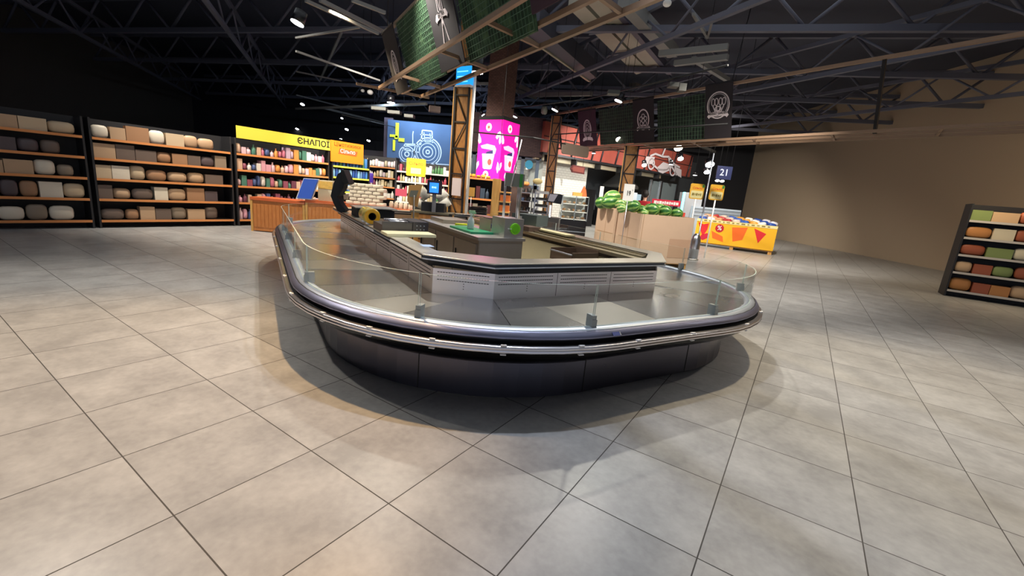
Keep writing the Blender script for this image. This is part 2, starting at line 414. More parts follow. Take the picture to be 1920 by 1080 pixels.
# deck panels between riser foot and rim
RN0, RN1, RA0, RA1 = 1.18, 3.88, 2.93, 7.95
riser = [(RN0, 3.20), (1.59, RA0), (3.41, RA0), (RN1, 3.35), (RN1, RA1-.3), (3.6, RA1), (1.6, RA1), (RN0, RA1-.3)]
def per_point(poly, t):
    i = int(t) % len(poly); f = t-int(t); a = poly[i]; b = poly[(i+1) % len(poly)]
    return (a[0]+(b[0]-a[0])*f, a[1]+(b[1]-a[1])*f)
def outer_na():
    return [(p.dot(NV), p.dot(AV)) for p in oval(.127, 0, 24)]
ON = outer_na()
def near_outer(q): return min(range(len(ON)), key=lambda i: (ON[i][0]-q[0])**2+(ON[i][1]-q[1])**2)
# joints run the same way round as the outline: (riser parameter, outer point)
joints = [(7+.20, (.34, 7.1)), (7+.34, (.34, 6.4)), (7+.47, (.34, 5.7)), (7+.60, (.34, 5.1)), (7+.67, (.34, 4.84)), (7+.80, (.34, 4.2)), (7+.92, (.37, 3.6)), (7+.995, (.53, 3.02)),
          (0.60, (.79, 2.65)), (1.0, (1.33, 2.2)), (1+.17, (1.86, 2.11)), (1.55, (2.6, 2.11)), (1+.93, (3.5, 2.15)), (2.5, (4.1, 2.5)), (3.02, (4.6, 3.1)), (3.12, (4.82, 3.75)), (3.24, (4.82, 4.4)), (3.36, (4.82, 5.1)), (3.5, (4.82, 5.9)), (3.65, (4.82, 6.7)), (3.85, (4.82, 7.6)),
          (4.5, (4.4, 8.3)), (5.2, (3.2, 8.83)), (5.8, (2.0, 8.83)), (6.6, (.8, 8.2)), (7+.06, (.4, 7.6))]
nj = len(joints)
for k in range(nj):
    (t0, q0), (t1, q1) = joints[k], joints[(k+1) % nj]
    if t1 < t0: t1 += 8
    i0, i1 = near_outer(q0), near_outer(q1)
    if i1 < i0: i1 += len(ON)
    inner = [per_point(riser, t0 % 8)]
    c = math.floor(t0)+1
    while c < t1-1e-6: inner.append(riser[c % 8]); c += 1
    inner.append(per_point(riser, t1 % 8))
    outer = [ON[i % len(ON)] for i in range(i0, i1+1)]
    def sh(p, q, e):
        L = math.hypot(q[0]-p[0], q[1]-p[1]) or 1; return (p[0]+(q[0]-p[0])*e/L, p[1]+(q[1]-p[1])*e/L)
    e = .003
    inner[0], inner[-1] = sh(inner[0], inner[1], e), sh(inner[-1], inner[-2], e)
    outer[0], outer[-1] = sh(outer[0], outer[1], e), sh(outer[-1], outer[-2], e)
    poly = outer + inner[::-1]
    cen = (sum(p[0] for p in poly)/len(poly), sum(p[1] for p in poly)/len(poly))
    tn, ta = random.uniform(-.004, .004), random.uniform(-.006, .006)
    mb = MB(); T = [mb.bm.verts.new(na(n_, a_, .560+tn*(n_-cen[0])+ta*(a_-cen[1]))) for n_, a_ in poly]; B = [mb.bm.verts.new(na(n_, a_, .550)) for n_, a_ in poly]
    mb.bm.faces.new(T); mb.bm.faces.new(B[::-1])
    for i in range(len(T)):
        j = (i+1) % len(T); mb.bm.faces.new((T[j], T[i], B[i], B[j]))
    mb.build('deck_panel', M_deck[k % 3], isl)
mb = MB(); mb.bm.faces.new([mb.bm.verts.new(p) for p in oval(.13, .54)]); 
vv = [mb.bm.verts.new(na(n_, a_, .54)) for n_, a_ in [(1.2, 3.25), (3.9, 3.25), (3.9, 7.8), (1.2, 7.8)]]
o = None
# underlay ring (dark) between rim and riser
mb.bm.free(); mb = MB(); outr = oval(.13, .545, 24); inn = []
cx_ = na(2.57, 5.7, .545)
for p in outr:
    nn_, aa_ = p.dot(NV), p.dot(AV); inn.append(na(min(max(nn_, 1.22), 3.8), min(max(aa_, 3.25), 7.8), .545))
O_ = [mb.bm.verts.new(p) for p in outr]; I_ = [mb.bm.verts.new(p) for p in inn]
for i in range(len(O_)):
    j = (i+1) % len(O_)
    try: mb.bm.faces.new((O_[i], O_[j], I_[j], I_[i]))
    except Exception: pass
mb.build('deck_tray', M_black, isl)
# riser walls with rows of vent slots
faces = [(0, 1, 'c'), (1, 2, 'f'), (2, 3, 'c'), (3, 4, 's'), (4, 5, 'c'), (5, 6, 'f'), (6, 7, 'c'), (7, 0, 's')]
mb = MB(); slots = MB()
for i, j, kk in faces:
    P, Q = na(*riser[i]), na(*riser[j]); d = (Q-P).normalized(); L = (Q-P).length; o_ = Vector((d.y, -d.x, 0))
    mb.fbox(P+Z*.55, d*L, -o_*.012, Z*.215)
    npan = {'c': 1, 'f': 3, 's': 7}[kk]
    for q in range(npan):
        a_, b_ = L*q/npan+.035, L*(q+1)/npan-.035
        if q: seams = MB().fbox(P+d*(L*q/npan-.002)+Z*.562+o_*.0003, d*.004, o_*.001, Z*.2); seams.build('riser_joint', M_black, isl)
        for zz in (.735, .705, .675):
            s0 = a_
            while s0 < b_-.02:
                slots.fbox(P+d*s0+Z*zz+o_*.0005, d*.017, o_*.0012, Z*.006); s0 += .022
        for zz in (.655, .635, .615):
            slots.fbox(P+d*(a_+b_)/2+Z*zz+o_*.0005, d*.008, o_*.0012, Z*.006)
mb.build('riser', M_riser, isl); slots.build('vent_grille', M_black, isl)
# worktop ring
wt_out = [(1.11, 3.26), (1.53, 2.83), (3.45, 2.87), (3.98, 3.40), (3.98, 7.9), (3.6, 8.1), (1.5, 8.1), (1.09, 7.9)]
wt_in = [(1.29, 3.43), (1.80, 3.04), (3.40, 3.09), (3.74, 3.38), (3.74, 7.65), (3.5, 7.85), (1.5, 7.85), (1.27, 7.65)]
def ringmesh(outer, inner, z0, z1, b):
    n_ = len(outer)
    o0 = [b.bm.verts.new(na(*p, z0)) for p in outer]; o1 = [b.bm.verts.new(na(*p, z1)) for p in outer]
    i0 = [b.bm.verts.new(na(*p, z0)) for p in inner]; i1 = [b.bm.verts.new(na(*p, z1)) for p in inner]
    for i in range(n_):
        j = (i+1) % n_
        b.bm.faces.new((o0[i], o0[j], o1[j], o1[i])); b.bm.faces.new((o1[i], o1[j], i1[j], i1[i])); b.bm.faces.new((i1[i], i1[j], i0[j], i0[i])); b.bm.faces.new((i0[i], i0[j], o0[j], o0[i]))
def shrink(poly, e):
    c0 = (sum(p[0] for p in poly)/8, sum(p[1] for p in poly)/8); out = []
    for n_, a_ in poly: out.append((n_+math.copysign(e, c0[0]-n_), a_+math.copysign(e, c0[1]-a_)))
    return out
b = MB(); ringmesh(wt_out, wt_in, .855, .865, b); b.build('worktop', M_worktop, isl, smooth_bevel=.003)
b = MB(); ringmesh(shrink(wt_out, .010), wt_in, .835, .855, b); b.build('fascia_band', mat('fascia_slate', '3a4250', .35, .4), isl)
b = MB(); ringmesh(shrink(wt_out, .002), wt_in, .824, .835, b); b.build('drip_edge', M_rim, isl)
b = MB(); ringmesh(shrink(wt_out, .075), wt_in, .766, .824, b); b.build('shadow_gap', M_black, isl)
# light strip segments along the left edge
P, Q = na(1.108, 3.28), na(1.103, 4.2); MB().fbox(P+Z*.826, (Q-P), NV*-.004, Z*.022).build('edge_profile', M_white, isl)
P, Q = na(1.100, 4.9), na(1.098, 5.4); MB().fbox(P+Z*.826, (Q-P), NV*-.004, Z*.022).build('edge_profile', M_white, isl)
# inner walls of the service well, beige on the right
b = MB()
b.fbox(na(1.26, 3.45, .02), na(0, 4.1), NV*.01, Z*.80); b.fbox(na(1.80, 3.02, .02), NV*1.56, AV*.01, Z*.80); b.fbox(na(1.6, 7.83, .02), NV*1.9, AV*.01, Z*.78)
b.build('inner_panel', M_steel2, isl)
b = MB(); b.fbox(na(3.40, 3.10, .02), AV*4.6, NV*.02, Z*.74); b.build('inner_panel', M_beige, isl)
# sliding tracks along the right side
b = MB()
for n_, wd, z0, z1 in ((3.37, .10, .805, .842), (3.49, .018, .805, .858), (3.54, .018, .805, .852), (3.48, .26, .80, .81), (3.62, .02, .81, .848), (3.68, .02, .81, .856)):
    b.fbox(na(n_, 3.16+max(0, n_-3.4)*.7, z0), NV*wd, AV*4.3, Z*(z1-z0))
b.build('sliding_track', mat('track_anodised', 'b8ae92', .35, .8), isl)
# glass screens on clips
clips = [(.31, 3.57), (.79, 2.5), (1.90, 2.07), (3.10, 2.07), (4.40, 2.75), (4.87, 3.95), (4.87, 5.3), (4.87, 6.6), (4.6, 7.8), (3.4, 8.87), (1.8, 8.87), (.5, 7.8), (.30, 6.9), (.30, 5.8), (.30, 4.7)]
GO = [(p.dot(NV), p.dot(AV)) for p in oval(.17, 0, 40)]
def ng(q): return min(range(len(GO)), key=lambda i: (GO[i][0]-q[0])**2+(GO[i][1]-q[1])**2)
order = [1, 2, 3, 4, 5, 6, 7, 8, 9, 10, 11, 12, 13, 14, 0]
idx = [ng(clips[i]) for i in order]
for k in range(len(idx)):
    i0, i1 = idx[k], idx[(k+1) % len(idx)]
    if i1 <= i0: i1 += len(GO)
    line = [GO[i % len(GO)] for i in range(i0, i1+1)]
    line[0], line[-1] = sh(line[0], line[1], .006), sh(line[-1], line[-2], .006)
    g = MB(); e_ = MB(); cols = []
    for q, p in enumerate(line):
        a_ = line[max(q-1, 0)]; c_ = line[min(q+1, len(line)-1)]; d = (na(*c_)-na(*a_)).normalized(); o_ = Vector((d.y, -d.x, 0))*.004
        cols.append((na(*p)-o_, na(*p)+o_))
    z0, z1 = .592, .872
    for (a_, b_), (c_, d_) in zip(cols[:-1], cols[1:]):
        for P, Q, fl_ in ((b_, d_, 1), (a_, c_, 0)):
            pts = [P+Z*z0, Q+Z*z0, Q+Z*z1, P+Z*z1]; f = g.face(pts if fl_ else pts[::-1], smooth=True)
        e_.face([a_+Z*z1, b_+Z*z1, d_+Z*z1, c_+Z*z1]); e_.face([a_+Z*z0, c_+Z*z0, d_+Z*z0, b_+Z*z0])
    for (a_, b_), s_ in ((cols[0], 1), (cols[-1], 0)):
        e_.face([a_+Z*z0, b_+Z*z0, b_+Z*z1, a_+Z*z1] if s_ else [b_+Z*z0, a_+Z*z0, a_+Z*z1, b_+Z*z1])
    gl = g.build('glass_screen', M_glass, isl); e_.build('polished_edge', M_gedge, gl)
for i in order:
    p, d, o_ = at_outline(.17, clips[i][0], clips[i][1], .584)
    b = MB(); b.fbox(p-d*.017-o_*.052, d*.034, o_*.066, Z*.082); b.fbox(p-d*.020+o_*.008, d*.040, o_*.012, Z*.055); b.fbox(p-d*.018-o_*.05-Z*.001, d*.036, o_*.075, Z*.008)
    b.build('glass_clip', mat('clip_steel', 'a4aaaa', .4, .5), isl, smooth_bevel=.002)

# ------------------------------------------------------------------ hall: ceiling, far walls
def qbox(P, Q, th, z0, z1, name, m, parent=None):      # upright slab between two floor points, thickness away from the camera
    P, Q = Vector((P[0], P[1], 0)), Vector((Q[0], Q[1], 0)); d = (Q-P).normalized(); o_ = Vector((-d.y, d.x, 0))
    return MB().fbox(P+Z*z0, Q-P, o_*th, Z*(z1-z0)).build(name, m, parent)
struct(MB().box((0, 12, 7.1), (60, 52, .1)).build('ceiling', M_ceil))
struct(qbox((-30, 30), (30, 30), .2, 0, 7.1, 'wall_back', mat('hall_wall_dark', '1d1d22', .8)))
struct(qbox((-22, -6), (-22, 30), .2, 0, 7.1, 'wall_left', mat('hall_wall_grey', '55504a', .8)))
struct(qbox((15, 30), (15, -6), .2, 0, 7.1, 'wall_right', mat('hall_wall_brown', 'b09c84', .8)))

# roof trusses and pipes
tn = [0]
def beam(P, Q, w_, h_, m, name=None, kind=True, label=None, cat=None, group=None):
    P, Q = Vector(P), Vector(Q); d = (Q-P).normalized(); s_ = d.cross(Z).normalized(); u_ = s_.cross(d)
    tn[0] += 1
    o = MB().fbox(P-s_*w_/2-u_*h_/2, Q-P, s_*w_, u_*h_).build(name or 'trim_%d' % tn[0], m)
    if kind: struct(o)
    return o
def truss(P, Q, z, h_, m, seg=1.6, r=.05):
    P, Q = Vector((P[0], P[1], z)), Vector((Q[0], Q[1], z)); L = (Q-P).length; d = (Q-P)/L; b = MB(); s_ = d.cross(Z)
    for zz in (0, h_): b.fbox(P-s_*r+Z*(zz-r), Q-P, s_*2*r, Z*2*r)
    n_ = int(L/seg)
    for i in range(n_):
        a_, c_, e_ = P+d*(i*L/n_), P+d*((i+.5)*L/n_), P+d*((i+1)*L/n_)
        b.cyl(a_, c_+Z*h_, r*.6, n=6); b.cyl(c_+Z*h_, e_, r*.6, n=6)
    tn[0] += 1; struct(b.build('trim_%d' % tn[0], m))
for i in range(7):
    y = 4.5+i*3.6; truss((-20, y+6), (20, y-4.5), 5.5, 1.0, M_truss, 2.0, .07)
for i in range(6):
    x = -13+i*5.2; truss((x+4, 2), (x-7, 28), 5.0, .8, M_truss, 2.2, .05)
def pxbeam(a, b_, z, w_, m, h_=None, zb=None):
    P, Q = atz(*a, z), atz(*b_, zb or z); return beam(P, Q, w_, h_ or w_, m)
for a, b_, z, w_ in [((573, 1), (709, 63), 4.2, .05), ((555, 71), (674, 51), 4.4, .04), ((555, 96), (712, 151), 4.2, .045), ((640, 60), (600, 150), 5.4, .07), ((555, 134), (640, 152), 5.0, .05),
                     ((555, 204), (800, 195), 4.3, .09), ((604, 202), (726, 232), 4.6, .10), ((555, 178), (660, 205), 5, .06), ((600, 0), (720, 60), 5.2, .08), ((660, 0), (722, 24), 4.6, .06),
                     ((960, 168), (1005, 184), 5.3, .12), ((1000, 178), (1110, 176), 5.2, .14), ((893, 157), (950, 156), 4.6, .07), ((1170, 0), (1262, 98), 5.6, .28), ((1236, 101), (1365, 88), 5.0, .13), ((1265, 119), (1365, 107), 5.0, .13),
                     ((1300, 26), (1327, 70), 5.4, .06), ((1327, 70), (1338, 30), 5.4, .05), ((555, 232), (690, 250), 4.4, .05), ((555, 241), (650, 252), 4.6, .05), ((1015, 180), (930, 145), 5.5, .16), ((1245, 245), (1340, 285), 4.8, .14), ((1365, 150), (1300, 110), 5.2, .12)]:
    pxbeam(a, b_, z, w_, M_pipe)
# supply-air ducts
def duct(pxs, z, name, label, m):
    b = MB(); P = [atz(x, y, z) for x, y in pxs]
    b.prism([(p.x, p.y) for p in P], (0, 0, z), (1, 0, 0), (0, 1, 0), .35)
    return tag(b.build(name, m), label, 'duct')
t = thing('ceiling_duct', 'wide pale galvanised double duct crossing the dark ceiling near its top right', 'duct', atz(1180, 80, 5.6))
for pa in ([(1065, 15), (1093, 8), (1215, 132), (1193, 140)], [(1100, 5), (1130, 0), (1243, 132), (1222, 136)]):
    P = [atz(x, y, 5.6) for x, y in pa]; MB().prism([(p.x, p.y) for p in P], (0, 0, 5.6), (1, 0, 0), (0, 1, 0), .3).build('duct_run', M_duct, t)
for a, b_ in (((1105, 62), (1160, 55)), ((1142, 102), (1195, 95)), ((1178, 132), (1232, 124))):
    P, Q = atz(*a, 5.55), atz(*b_, 5.55); MB().fbox(P-Z*.03, Q-P, Vector((0, .08, 0)), Z*.05).build('hanger', M_truss, t)
P, Q = atz(1134, 6, 5.6), atz(1250, 140, 5.6); MB().fbox(P, Q-P, Vector((.18, 0, 0)), Z*.2).build('cable_tray', mat('tray_violet_grey', '4b4858', .5), t)
t = thing('ceiling_duct', 'slate grey rectangular duct with a pale lower edge running above the pink light box', 'duct', atz(1040, 100, 5.2))
P = [atz(x, y, 5.2) for x, y in ((975, 58), (1010, 50), (1118, 146), (1100, 152))]
MB().prism([(p.x, p.y) for p in P], (0, 0, 5.2), (1, 0, 0), (0, 1, 0), .45).build('duct_run', mat('duct_slate', '4a4c58', .5, .3), t)
P, Q = atz(972, 60, 5.18), atz(1102, 152, 5.18); MB().fbox(P-Z*.02, Q-P, Vector((.10, .03, 0)), Z*.12).build('edge_flange', mat('flange_pale', 'a8a48e', .4, .4), t)

# ------------------------------------------------------------------ hanging lattice frame with banners (left) and its far side (right)
def lattice(name, label, ns, a0, a1, z, rungs, loc):
    t = thing(name, label, 'hanging frame', loc)
    for n_ in ns:
        MB().fbox(na(n_-.022, a0, z-.025), AV*(a1-a0), NV*.045, Z*.05).build('long_rail', M_tan, t)
    for n0, n1, a_, sk in rungs:
        P, Q = na(n0, a_, z), na(n1, a_+sk, z); d = (Q-P).normalized(); s_ = d.cross(Z)
        MB().fbox(P-s_*.02-Z*.02, Q-P, s_*.04, Z*.04).build('cross_bar', M_tan, t)
    return t
HZ = 3.0
lat = lattice('hanging_lattice', 'tan steel lattice frame hanging overhead at the upper left with wire mesh and banners', (2.0, 2.43, 2.80), 1.0, 8.75, HZ,
        [(1.6, 2.95, 8.7, 0), (2.0, 2.8, 7.35, .25), (2.0, 2.8, 5.6, .25), (2.0, 2.8, 4.3, .25), (2.0, 2.8, 3.0, .25), (2.0, 2.8, 1.7, .25)], na(2.4, 4, 3))
MB().fbox(na(2.07, 1.0, 3.90), AV*7.75, NV*.05, Z*.05).build('top_rail', M_tan, lat)
for a_ in (8.7, 6.4, 4.2, 1.1): MB().fbox(na(2.39, a_, HZ), AV*.05, NV*.05, (Z-NV*.32)*.92).build('post', M_dark, lat)
for a_ in (8.6, 5.2, 1.8): MB().cyl(na(2.10, a_, 3.92), na(2.10, a_, 7.05), .008, n=6).build('hanger_rod', M_dark, lat)
MR = lattice('hanging_lattice', 'far side of the hanging lattice frame, dark mesh between banners at the upper right', (9.5, 9.9, 10.3), 1.0, 13.8, HZ,
        [(9.5, 10.3, a_, .3) for a_ in (3, 4.6, 6.2, 7.8, 9.4, 11, 12.6)], na(9.9, 8, 3))
MB().fbox(na(9.43, 1.0, 4.18), AV*12.8, NV*.06, Z*.06).build('top_rail', M_tan, MR)
for a_ in (13.7, 10.4, 7.2, 4, 1.1): MB().fbox(na(9.78, a_, HZ), AV*.05, NV*.05, (Z-NV*.28)*1.2).build('post', M_dark, MR)
# leaf backing + wire mesh
def leaf_mat(nm, c1, c2, c3):
    m = mat(nm, c1, .8); nt = m.node_tree; b = nt.nodes['Principled BSDF']
    tc = nt.nodes.new('ShaderNodeTexCoord'); mp = nt.nodes.new('ShaderNodeMapping'); mp.inputs['Scale'].default_value = (1, 1, .8)
    nz = nt.nodes.new('ShaderNodeTexNoise'); nz.inputs['Scale'].default_value = 3.2; nz.inputs['Detail'].default_value = 7; nz.inputs['Distortion'].default_value = 1.5
    cr = nt.nodes.new('ShaderNodeValToRGB'); e = cr.color_ramp.elements; e[0].position = .38; e[0].color = lin(c2); e[1].position = .72; e[1].color = lin(c3); k = e.new(.55); k.color = lin(c1)
    nt.links.new(tc.outputs['Object'], mp.inputs[0]); nt.links.new(mp.outputs[0], nz.inputs['Vector']); nt.links.new(nz.outputs[0], cr.inputs[0]); nt.links.new(cr.outputs[0], b.inputs['Base Color']); return m
M_leaf = leaf_mat('green_foliage_panel', '28462e', '14261a', '55704a'); M_leafd = leaf_mat('dark_foliage_panel', '1f2f27', '141c1a', '38463a')
M_wire = mat('green_wire', '4c6a50', .5)
SLOPE = .32                                          # the panels lean: n falls by this much per metre of height
def upv(): return (Z-NV*SLOPE)
def onP(px, py, n0, z0):
    d = ray(px, py); k = NV+Z*SLOPE; t = (n0+SLOPE*z0-CAM.dot(k))/d.dot(k); p = CAM+d*t; return p.dot(AV), p.z
def mesh_panel(parent, n_, a0, a1, z0, z1, m, pitch=.065, wire=True):
    up = upv()*(z1-z0)
    MB().fbox(na(n_+.03, a0, z0), AV*(a1-a0), NV*.02, up).build('foliage_panel', m, parent)
    b = MB(); a = a0
    while a < a1: b.fbox(na(n_, a, z0), AV*.005, NV*.005, up); a += pitch
    z = 0
    while z < z1-z0: b.fbox(na(n_, a0, z0)+upv()*z, AV*(a1-a0), NV*.005, Z*.005); z += pitch
    if wire: b.build('wire_mesh', M_wire, parent)
RB = -AV
def banner(n_, a_c, wd, z0, z1, m, label, ec, es, kind, words, tsz):
    """leaning fabric banner facing the camera side; ec emblem centre height, es emblem radius"""
    UB = upv().normalized(); NN = UB.cross(RB)*1.0; NN = RB.cross(UB)     # outward normal
    t = thing('hanging_banner', label, 'banner', na(n_, a_c, z0)+upv()*(z1-z0), 'dark fabric banners of the hanging frame')
    MB().fbox(na(n_-.02, a_c-wd/2, z0), AV*wd, NV*.012, upv()*(z1-z0)).build('fabric', m, t)
    MB().fbox(na(n_-.03, a_c-wd/2, z0)+upv()*(z1-z0-.02), AV*wd, NV*.03, Z*.03).build('hem_bar', M_dark, t)
    O = na(n_-.0205, a_c, z0)+upv()*(ec-z0)+NN*.001; b = MB(); th = .004; r_, u_ = RB, UB
    if kind == 'round':
        b.ring(O, r_, u_, 0, 0, es, es, es*.09, th); b.ring(O, r_, u_, 0, 0, es*.84, es*.84, es*.03, th)
        for x in (-.45, -.15, .2, .5):
            b.ring(O, r_, u_, x*es, .25*es, es*.17, es*.3, es*.06, th, n=14)
            b.stroke(O, r_, u_, [(x*es, -.05*es), (x*es*.5, -.5*es)], es*.07, th)
        b.ring(O, r_, u_, 0, -.25*es, es*.3, es*.2, es*.08, th, n=14)
    elif kind == 'arch':
        b.ring(O, r_, u_, 0, 0, es*.8, es*1.0, es*.12, th)
        for x, y in ((-.3, .1), (.3, .1), (0, .35), (0, -.1), (-.25, -.35), (.25, -.35)): b.ring(O, r_, u_, x*es, y*es, es*.22, es*.22, es*.06, th, n=14)
    elif kind == 'oval':
        b.ring(O, r_, u_, 0, 0, es*.72, es*1.15, es*.12, th); b.ring(O, r_, u_, 0, 0, es*.5, es*.9, es*.06, th); b.ring(O, r_, u_, 0, .0, es*.3, es*.6, es*.05, th); b.ring(O, r_, u_, 0, -.1*es, es*.14, es*.35, es*.04, th)
    elif kind == 'knives':
        for s_ in (-1, 1):
            b.stroke(O, r_, u_, [(s_*.28*es, 1.5*es), (s_*.02*es, .1*es), (-s_*.5*es, -1.5*es)], es*.08, th)
            b.stroke(O, r_, u_, [(s_*.28*es, 1.5*es), (s_*.36*es, .4*es), (-s_*.16*es, -.5*es), (-s_*.42*es, -1.45*es)], es*.07, th)
    rib = [(-.95, -.78), (-.75, -.52), (0, -.42), (.75, -.52), (.95, -.78), (.78, -.95), (.72, -.86), (0, -.76), (-.72, -.86), (-.78, -.95)]
    oy = {'knives': .75, 'round': .0, 'arch': -.1, 'oval': -.35}[kind]
    b.prism([(x*es, (y+oy)*es) for x, y in rib], O, r_, u_, th+.002)
    b.build('emblem', M_emblem, t)
    if words: text('lettering', words, tsz, M_banner, t, O+NN*(th+.0035)+UB*(-.60+oy)*es, r_, u_, .002, sx=.8, bold=.002)
    return t
# left side panels (from the far corner towards the camera)
zt, zb, NL = 3.90, 2.93, 2.36
def aL(x, y): return onP(x, y, NL, zb)[0]
bl = [aL(727, 95), aL(748, 80), aL(815, 55), aL(865, 55), aL(1000, 45), aL(1062, 20)]
mesh_panel(lat, NL, bl[2], bl[1], zb, zt, M_leaf); mesh_panel(lat, NL, bl[4], bl[3], zb, zt, M_leaf)
banner(NL-.02, (bl[0]+bl[1])/2, abs(bl[0]-bl[1]), zb, zt, M_banner, 'narrow dark banner with an oval crest, leftmost on the hanging frame', 3.36, .20, 'oval', '', .07)
banner(NL-.02, (bl[2]+bl[3])/2, abs(bl[2]-bl[3]), zb, zt, M_banner, 'dark banner with crossed knives behind a lettered ribbon, at the top of the picture', 3.50, .22, 'knives', 'EXTRA', .085)
banner(NL-.02, (bl[4]+bl[5])/2, abs(bl[4]-bl[5]), zb+.12, zt, M_bannerp, 'dark brown banner nearest the camera on the left side of the hanging frame', 4.3, .02, 'arch', '', .1)
# right side
SLOPE, NR = .25, 9.7
def rr(x, y): return onP(x, y, NR, 3.1)[0]
r1a, r1b = rr(1088, 240), rr(1121, 240); r2a, r2b = rr(1190, 220), rr(1229, 220); r3a, r3b = rr(1325, 200), rr(1376, 200)
banner(NR-.02, (r1a+r1b)/2, abs(r1a-r1b), 3.0, 4.15, M_bannerp, 'plum coloured banner with an arched crest, leftmost of the far right trio', 3.55, .28, 'oval', '', .1)
banner(NR-.02, (r2a+r2b)/2, abs(r2a-r2b), 3.0, 4.2, M_banner, 'dark banner with a cheese crest and lettered ribbon, middle of the far right trio', 3.66, .28, 'arch', 'CHEESEMAKER', .08)
banner(NR-.02, (r3a+r3b)/2, abs(r3a-r3b), 3.0, 4.25, M_banner, 'large dark banner with a round vegetable crest at the right edge', 3.78, .30, 'round', 'MARKET GARDEN', .075)
mesh_panel(MR, NR, r2a+.05, r1b-.05, 3.08, 4.1, M_leafd, .09); mesh_panel(MR, NR, r3a+.05, r2b-.05, 3.08, 4.1, M_leafd, .09)

# ------------------------------------------------------------------ lamp tracks and lamps
def track(label, pts, z, r=.018):
    P = [atz(x, y, z) for x, y in pts]; b = MB().pipe(P, r, 6); q = (P[0]+P[1])/2; b.cyl(q, (q.x, q.y, 7.05), .006, n=5)
    return tag(b.build('lamp_track', M_black), label, 'lamp track', 'black lamp tracks under the ceiling')
track('thin black track crossing in front of the right banners', [(936, 206), (1100, 186), (1365, 122)], 3.9)
track('thin black track dipping behind the pink light box', [(880, 247), (1000, 258), (1060, 270)], 2.7)
track('thin black track over the left shelving', [(640, 215), (842, 262)], 3.6)
track('thin black track over the tractor mural', [(690, 262), (842, 273)], 3.3)
track('thin black track in front of the orange canopy', [(1040, 252), (1365, 232)], 3.3)
def lamp(px, py, z, lab, r=.06, tilt=(0, 0), glow=None, body=True, L=.2, grp='black cylinder spotlights with bright discs'):
    p = atz(px, py, z); t = thing('track_spotlight', lab, 'spotlight', p, grp)
    ax = Vector((tilt[0], tilt[1], 1)).normalized()
    MB().cyl(p+ax*.012, p+ax*(L), r*1.02, r*.95, n=14).build('housing', M_blackgl, t)
    MB().cyl(p, p+ax*.011, r, n=14).build('lens', glow or M_lampglow, t)
    q = p+ax*L; MB().cyl(q-ax*.01, (q.x, q.y, 7.05), .006, n=5).build('stem', M_black, t)
    return t
lamp(895, 137, 3.35, 'large black cylinder lamp glowing beside the top of the wooden lattice column', .10, L=.26)
lamp(557, 44, 3.7, 'bright lamp cut by the left edge high under the ceiling', .10, (.3, .2))
lamp(733, 193, 3.6, 'bright lamp hanging above the left shelving on the pale pipe', .11)
lamp(1159, 190, 3.9, 'tilted bright lamp left of the cheese banner', .10, (.3, 0))
lamp(1040, 207, 4.0, 'tilted bright lamp at the head of the middle timber column', .11, (.4, 0))
lamp(964, 219, 3.9, 'bright lamp right of the brick pillar', .11, (.3, 0))
lamp(906, 216, 3.9, 'dark angled lamp left of the brick pillar', .06, (-.8, 0))
lamp(1161, 262, 3.2, 'glaring lamp in front of the mesh between plum and cheese banners', .10, (0, .8), M_lampwarm)
lamp(1272, 278, 3.2, 'glaring lamp above the right end of the orange canopy', .13, (0, .8), M_lampwarm)
lamp(1298, 255, 3.3, 'bright lamp left of the round vegetable banner', .11, (.1, .6))
lamp(1276, 298, 3.0, 'bright lamp over the scooter picture on the orange canopy', .10, (0, .7))
lamp(1097, 267, 3.2, 'small bright lamp under the plum banner', .08, (0, .7))
lamp(1113, 288, 2.95, 'small bright lamp beside the blank grey sign', .06)
lamp(1208, 310, 2.75, 'bright lamp at the lower right of the third timber column', .09, (0, .8), M_lampwarm)
lamp(1331, 309, 3.0, 'bright lamp right of the orange canopy, upper of a pair on a rail', .16, (0, .7))
lamp(1326, 323, 2.9, 'bright lamp right of the orange canopy, lower of a pair on a rail', .13, (0, .7))
lamp(1303, 329, 2.9, 'small lamp on a chain above the yellow price sign', .09)
lamp(1258, 309, 3.0, 'small oblong lamp right of the scooter picture', .08)
LL = ['distant lamp above the gap between orange sign and mural, highest', 'distant lamp right above the orange sign post', 'distant lamp left of the mural, level with its middle', 'distant lamp over the end of the yellow lettered sign', 'distant lamp cut by the left edge above the yellow sign', 'distant lamp over the right end of the orange sign', 'distant lamp low left of the mural, right of a close pair', 'distant lamp nearest the left edge of the mural, middle height', 'distant lamp just right of the orange sign', 'lowest distant lamp above the pale packs, left one', 'lowest distant lamp above the pale packs, right one', 'distant lamp on the left edge of the mural', 'lamp in front of the big tractor wheel', 'lamp in front of the tractor bonnet', 'oblong lamp high at the left edge', '', 'small lamp under the dark blue sign, left one', 'small lamp under the dark blue sign, right one', 'lamp at the top of the white tiled wall', 'faint lamp above the left pipe fork']
for i, (x, y, z, r) in enumerate([(650, 243, 3.9, .10), (640, 262, 3.6, .12), (691, 264, 3.6, .11), (598, 259, 3.8, .08), (557, 242, 4, .10), (673, 277, 3.4, .10), (707, 283, 3.3, .12), (720, 278, 3.5, .12), (668, 289, 3.2, .12), (703, 293, 2.7, .08), (724, 294, 2.7, .08), (731, 265, 3.6, .10), (803, 281, 3.0, .07), (765, 265, 3.4, .08), (567, 196, 4.6, .10), (555, 45, 6, .02), (1345, 339, 2.8, .10), (1354, 340, 2.8, .10), (1070, 308, 2.9, .06), (641, 222, 4.2, .06)]):
    if i == 15: continue
    lamp(x, y, z, LL[i], r, (.1, .5), grp='distant spotlights under the ceiling')
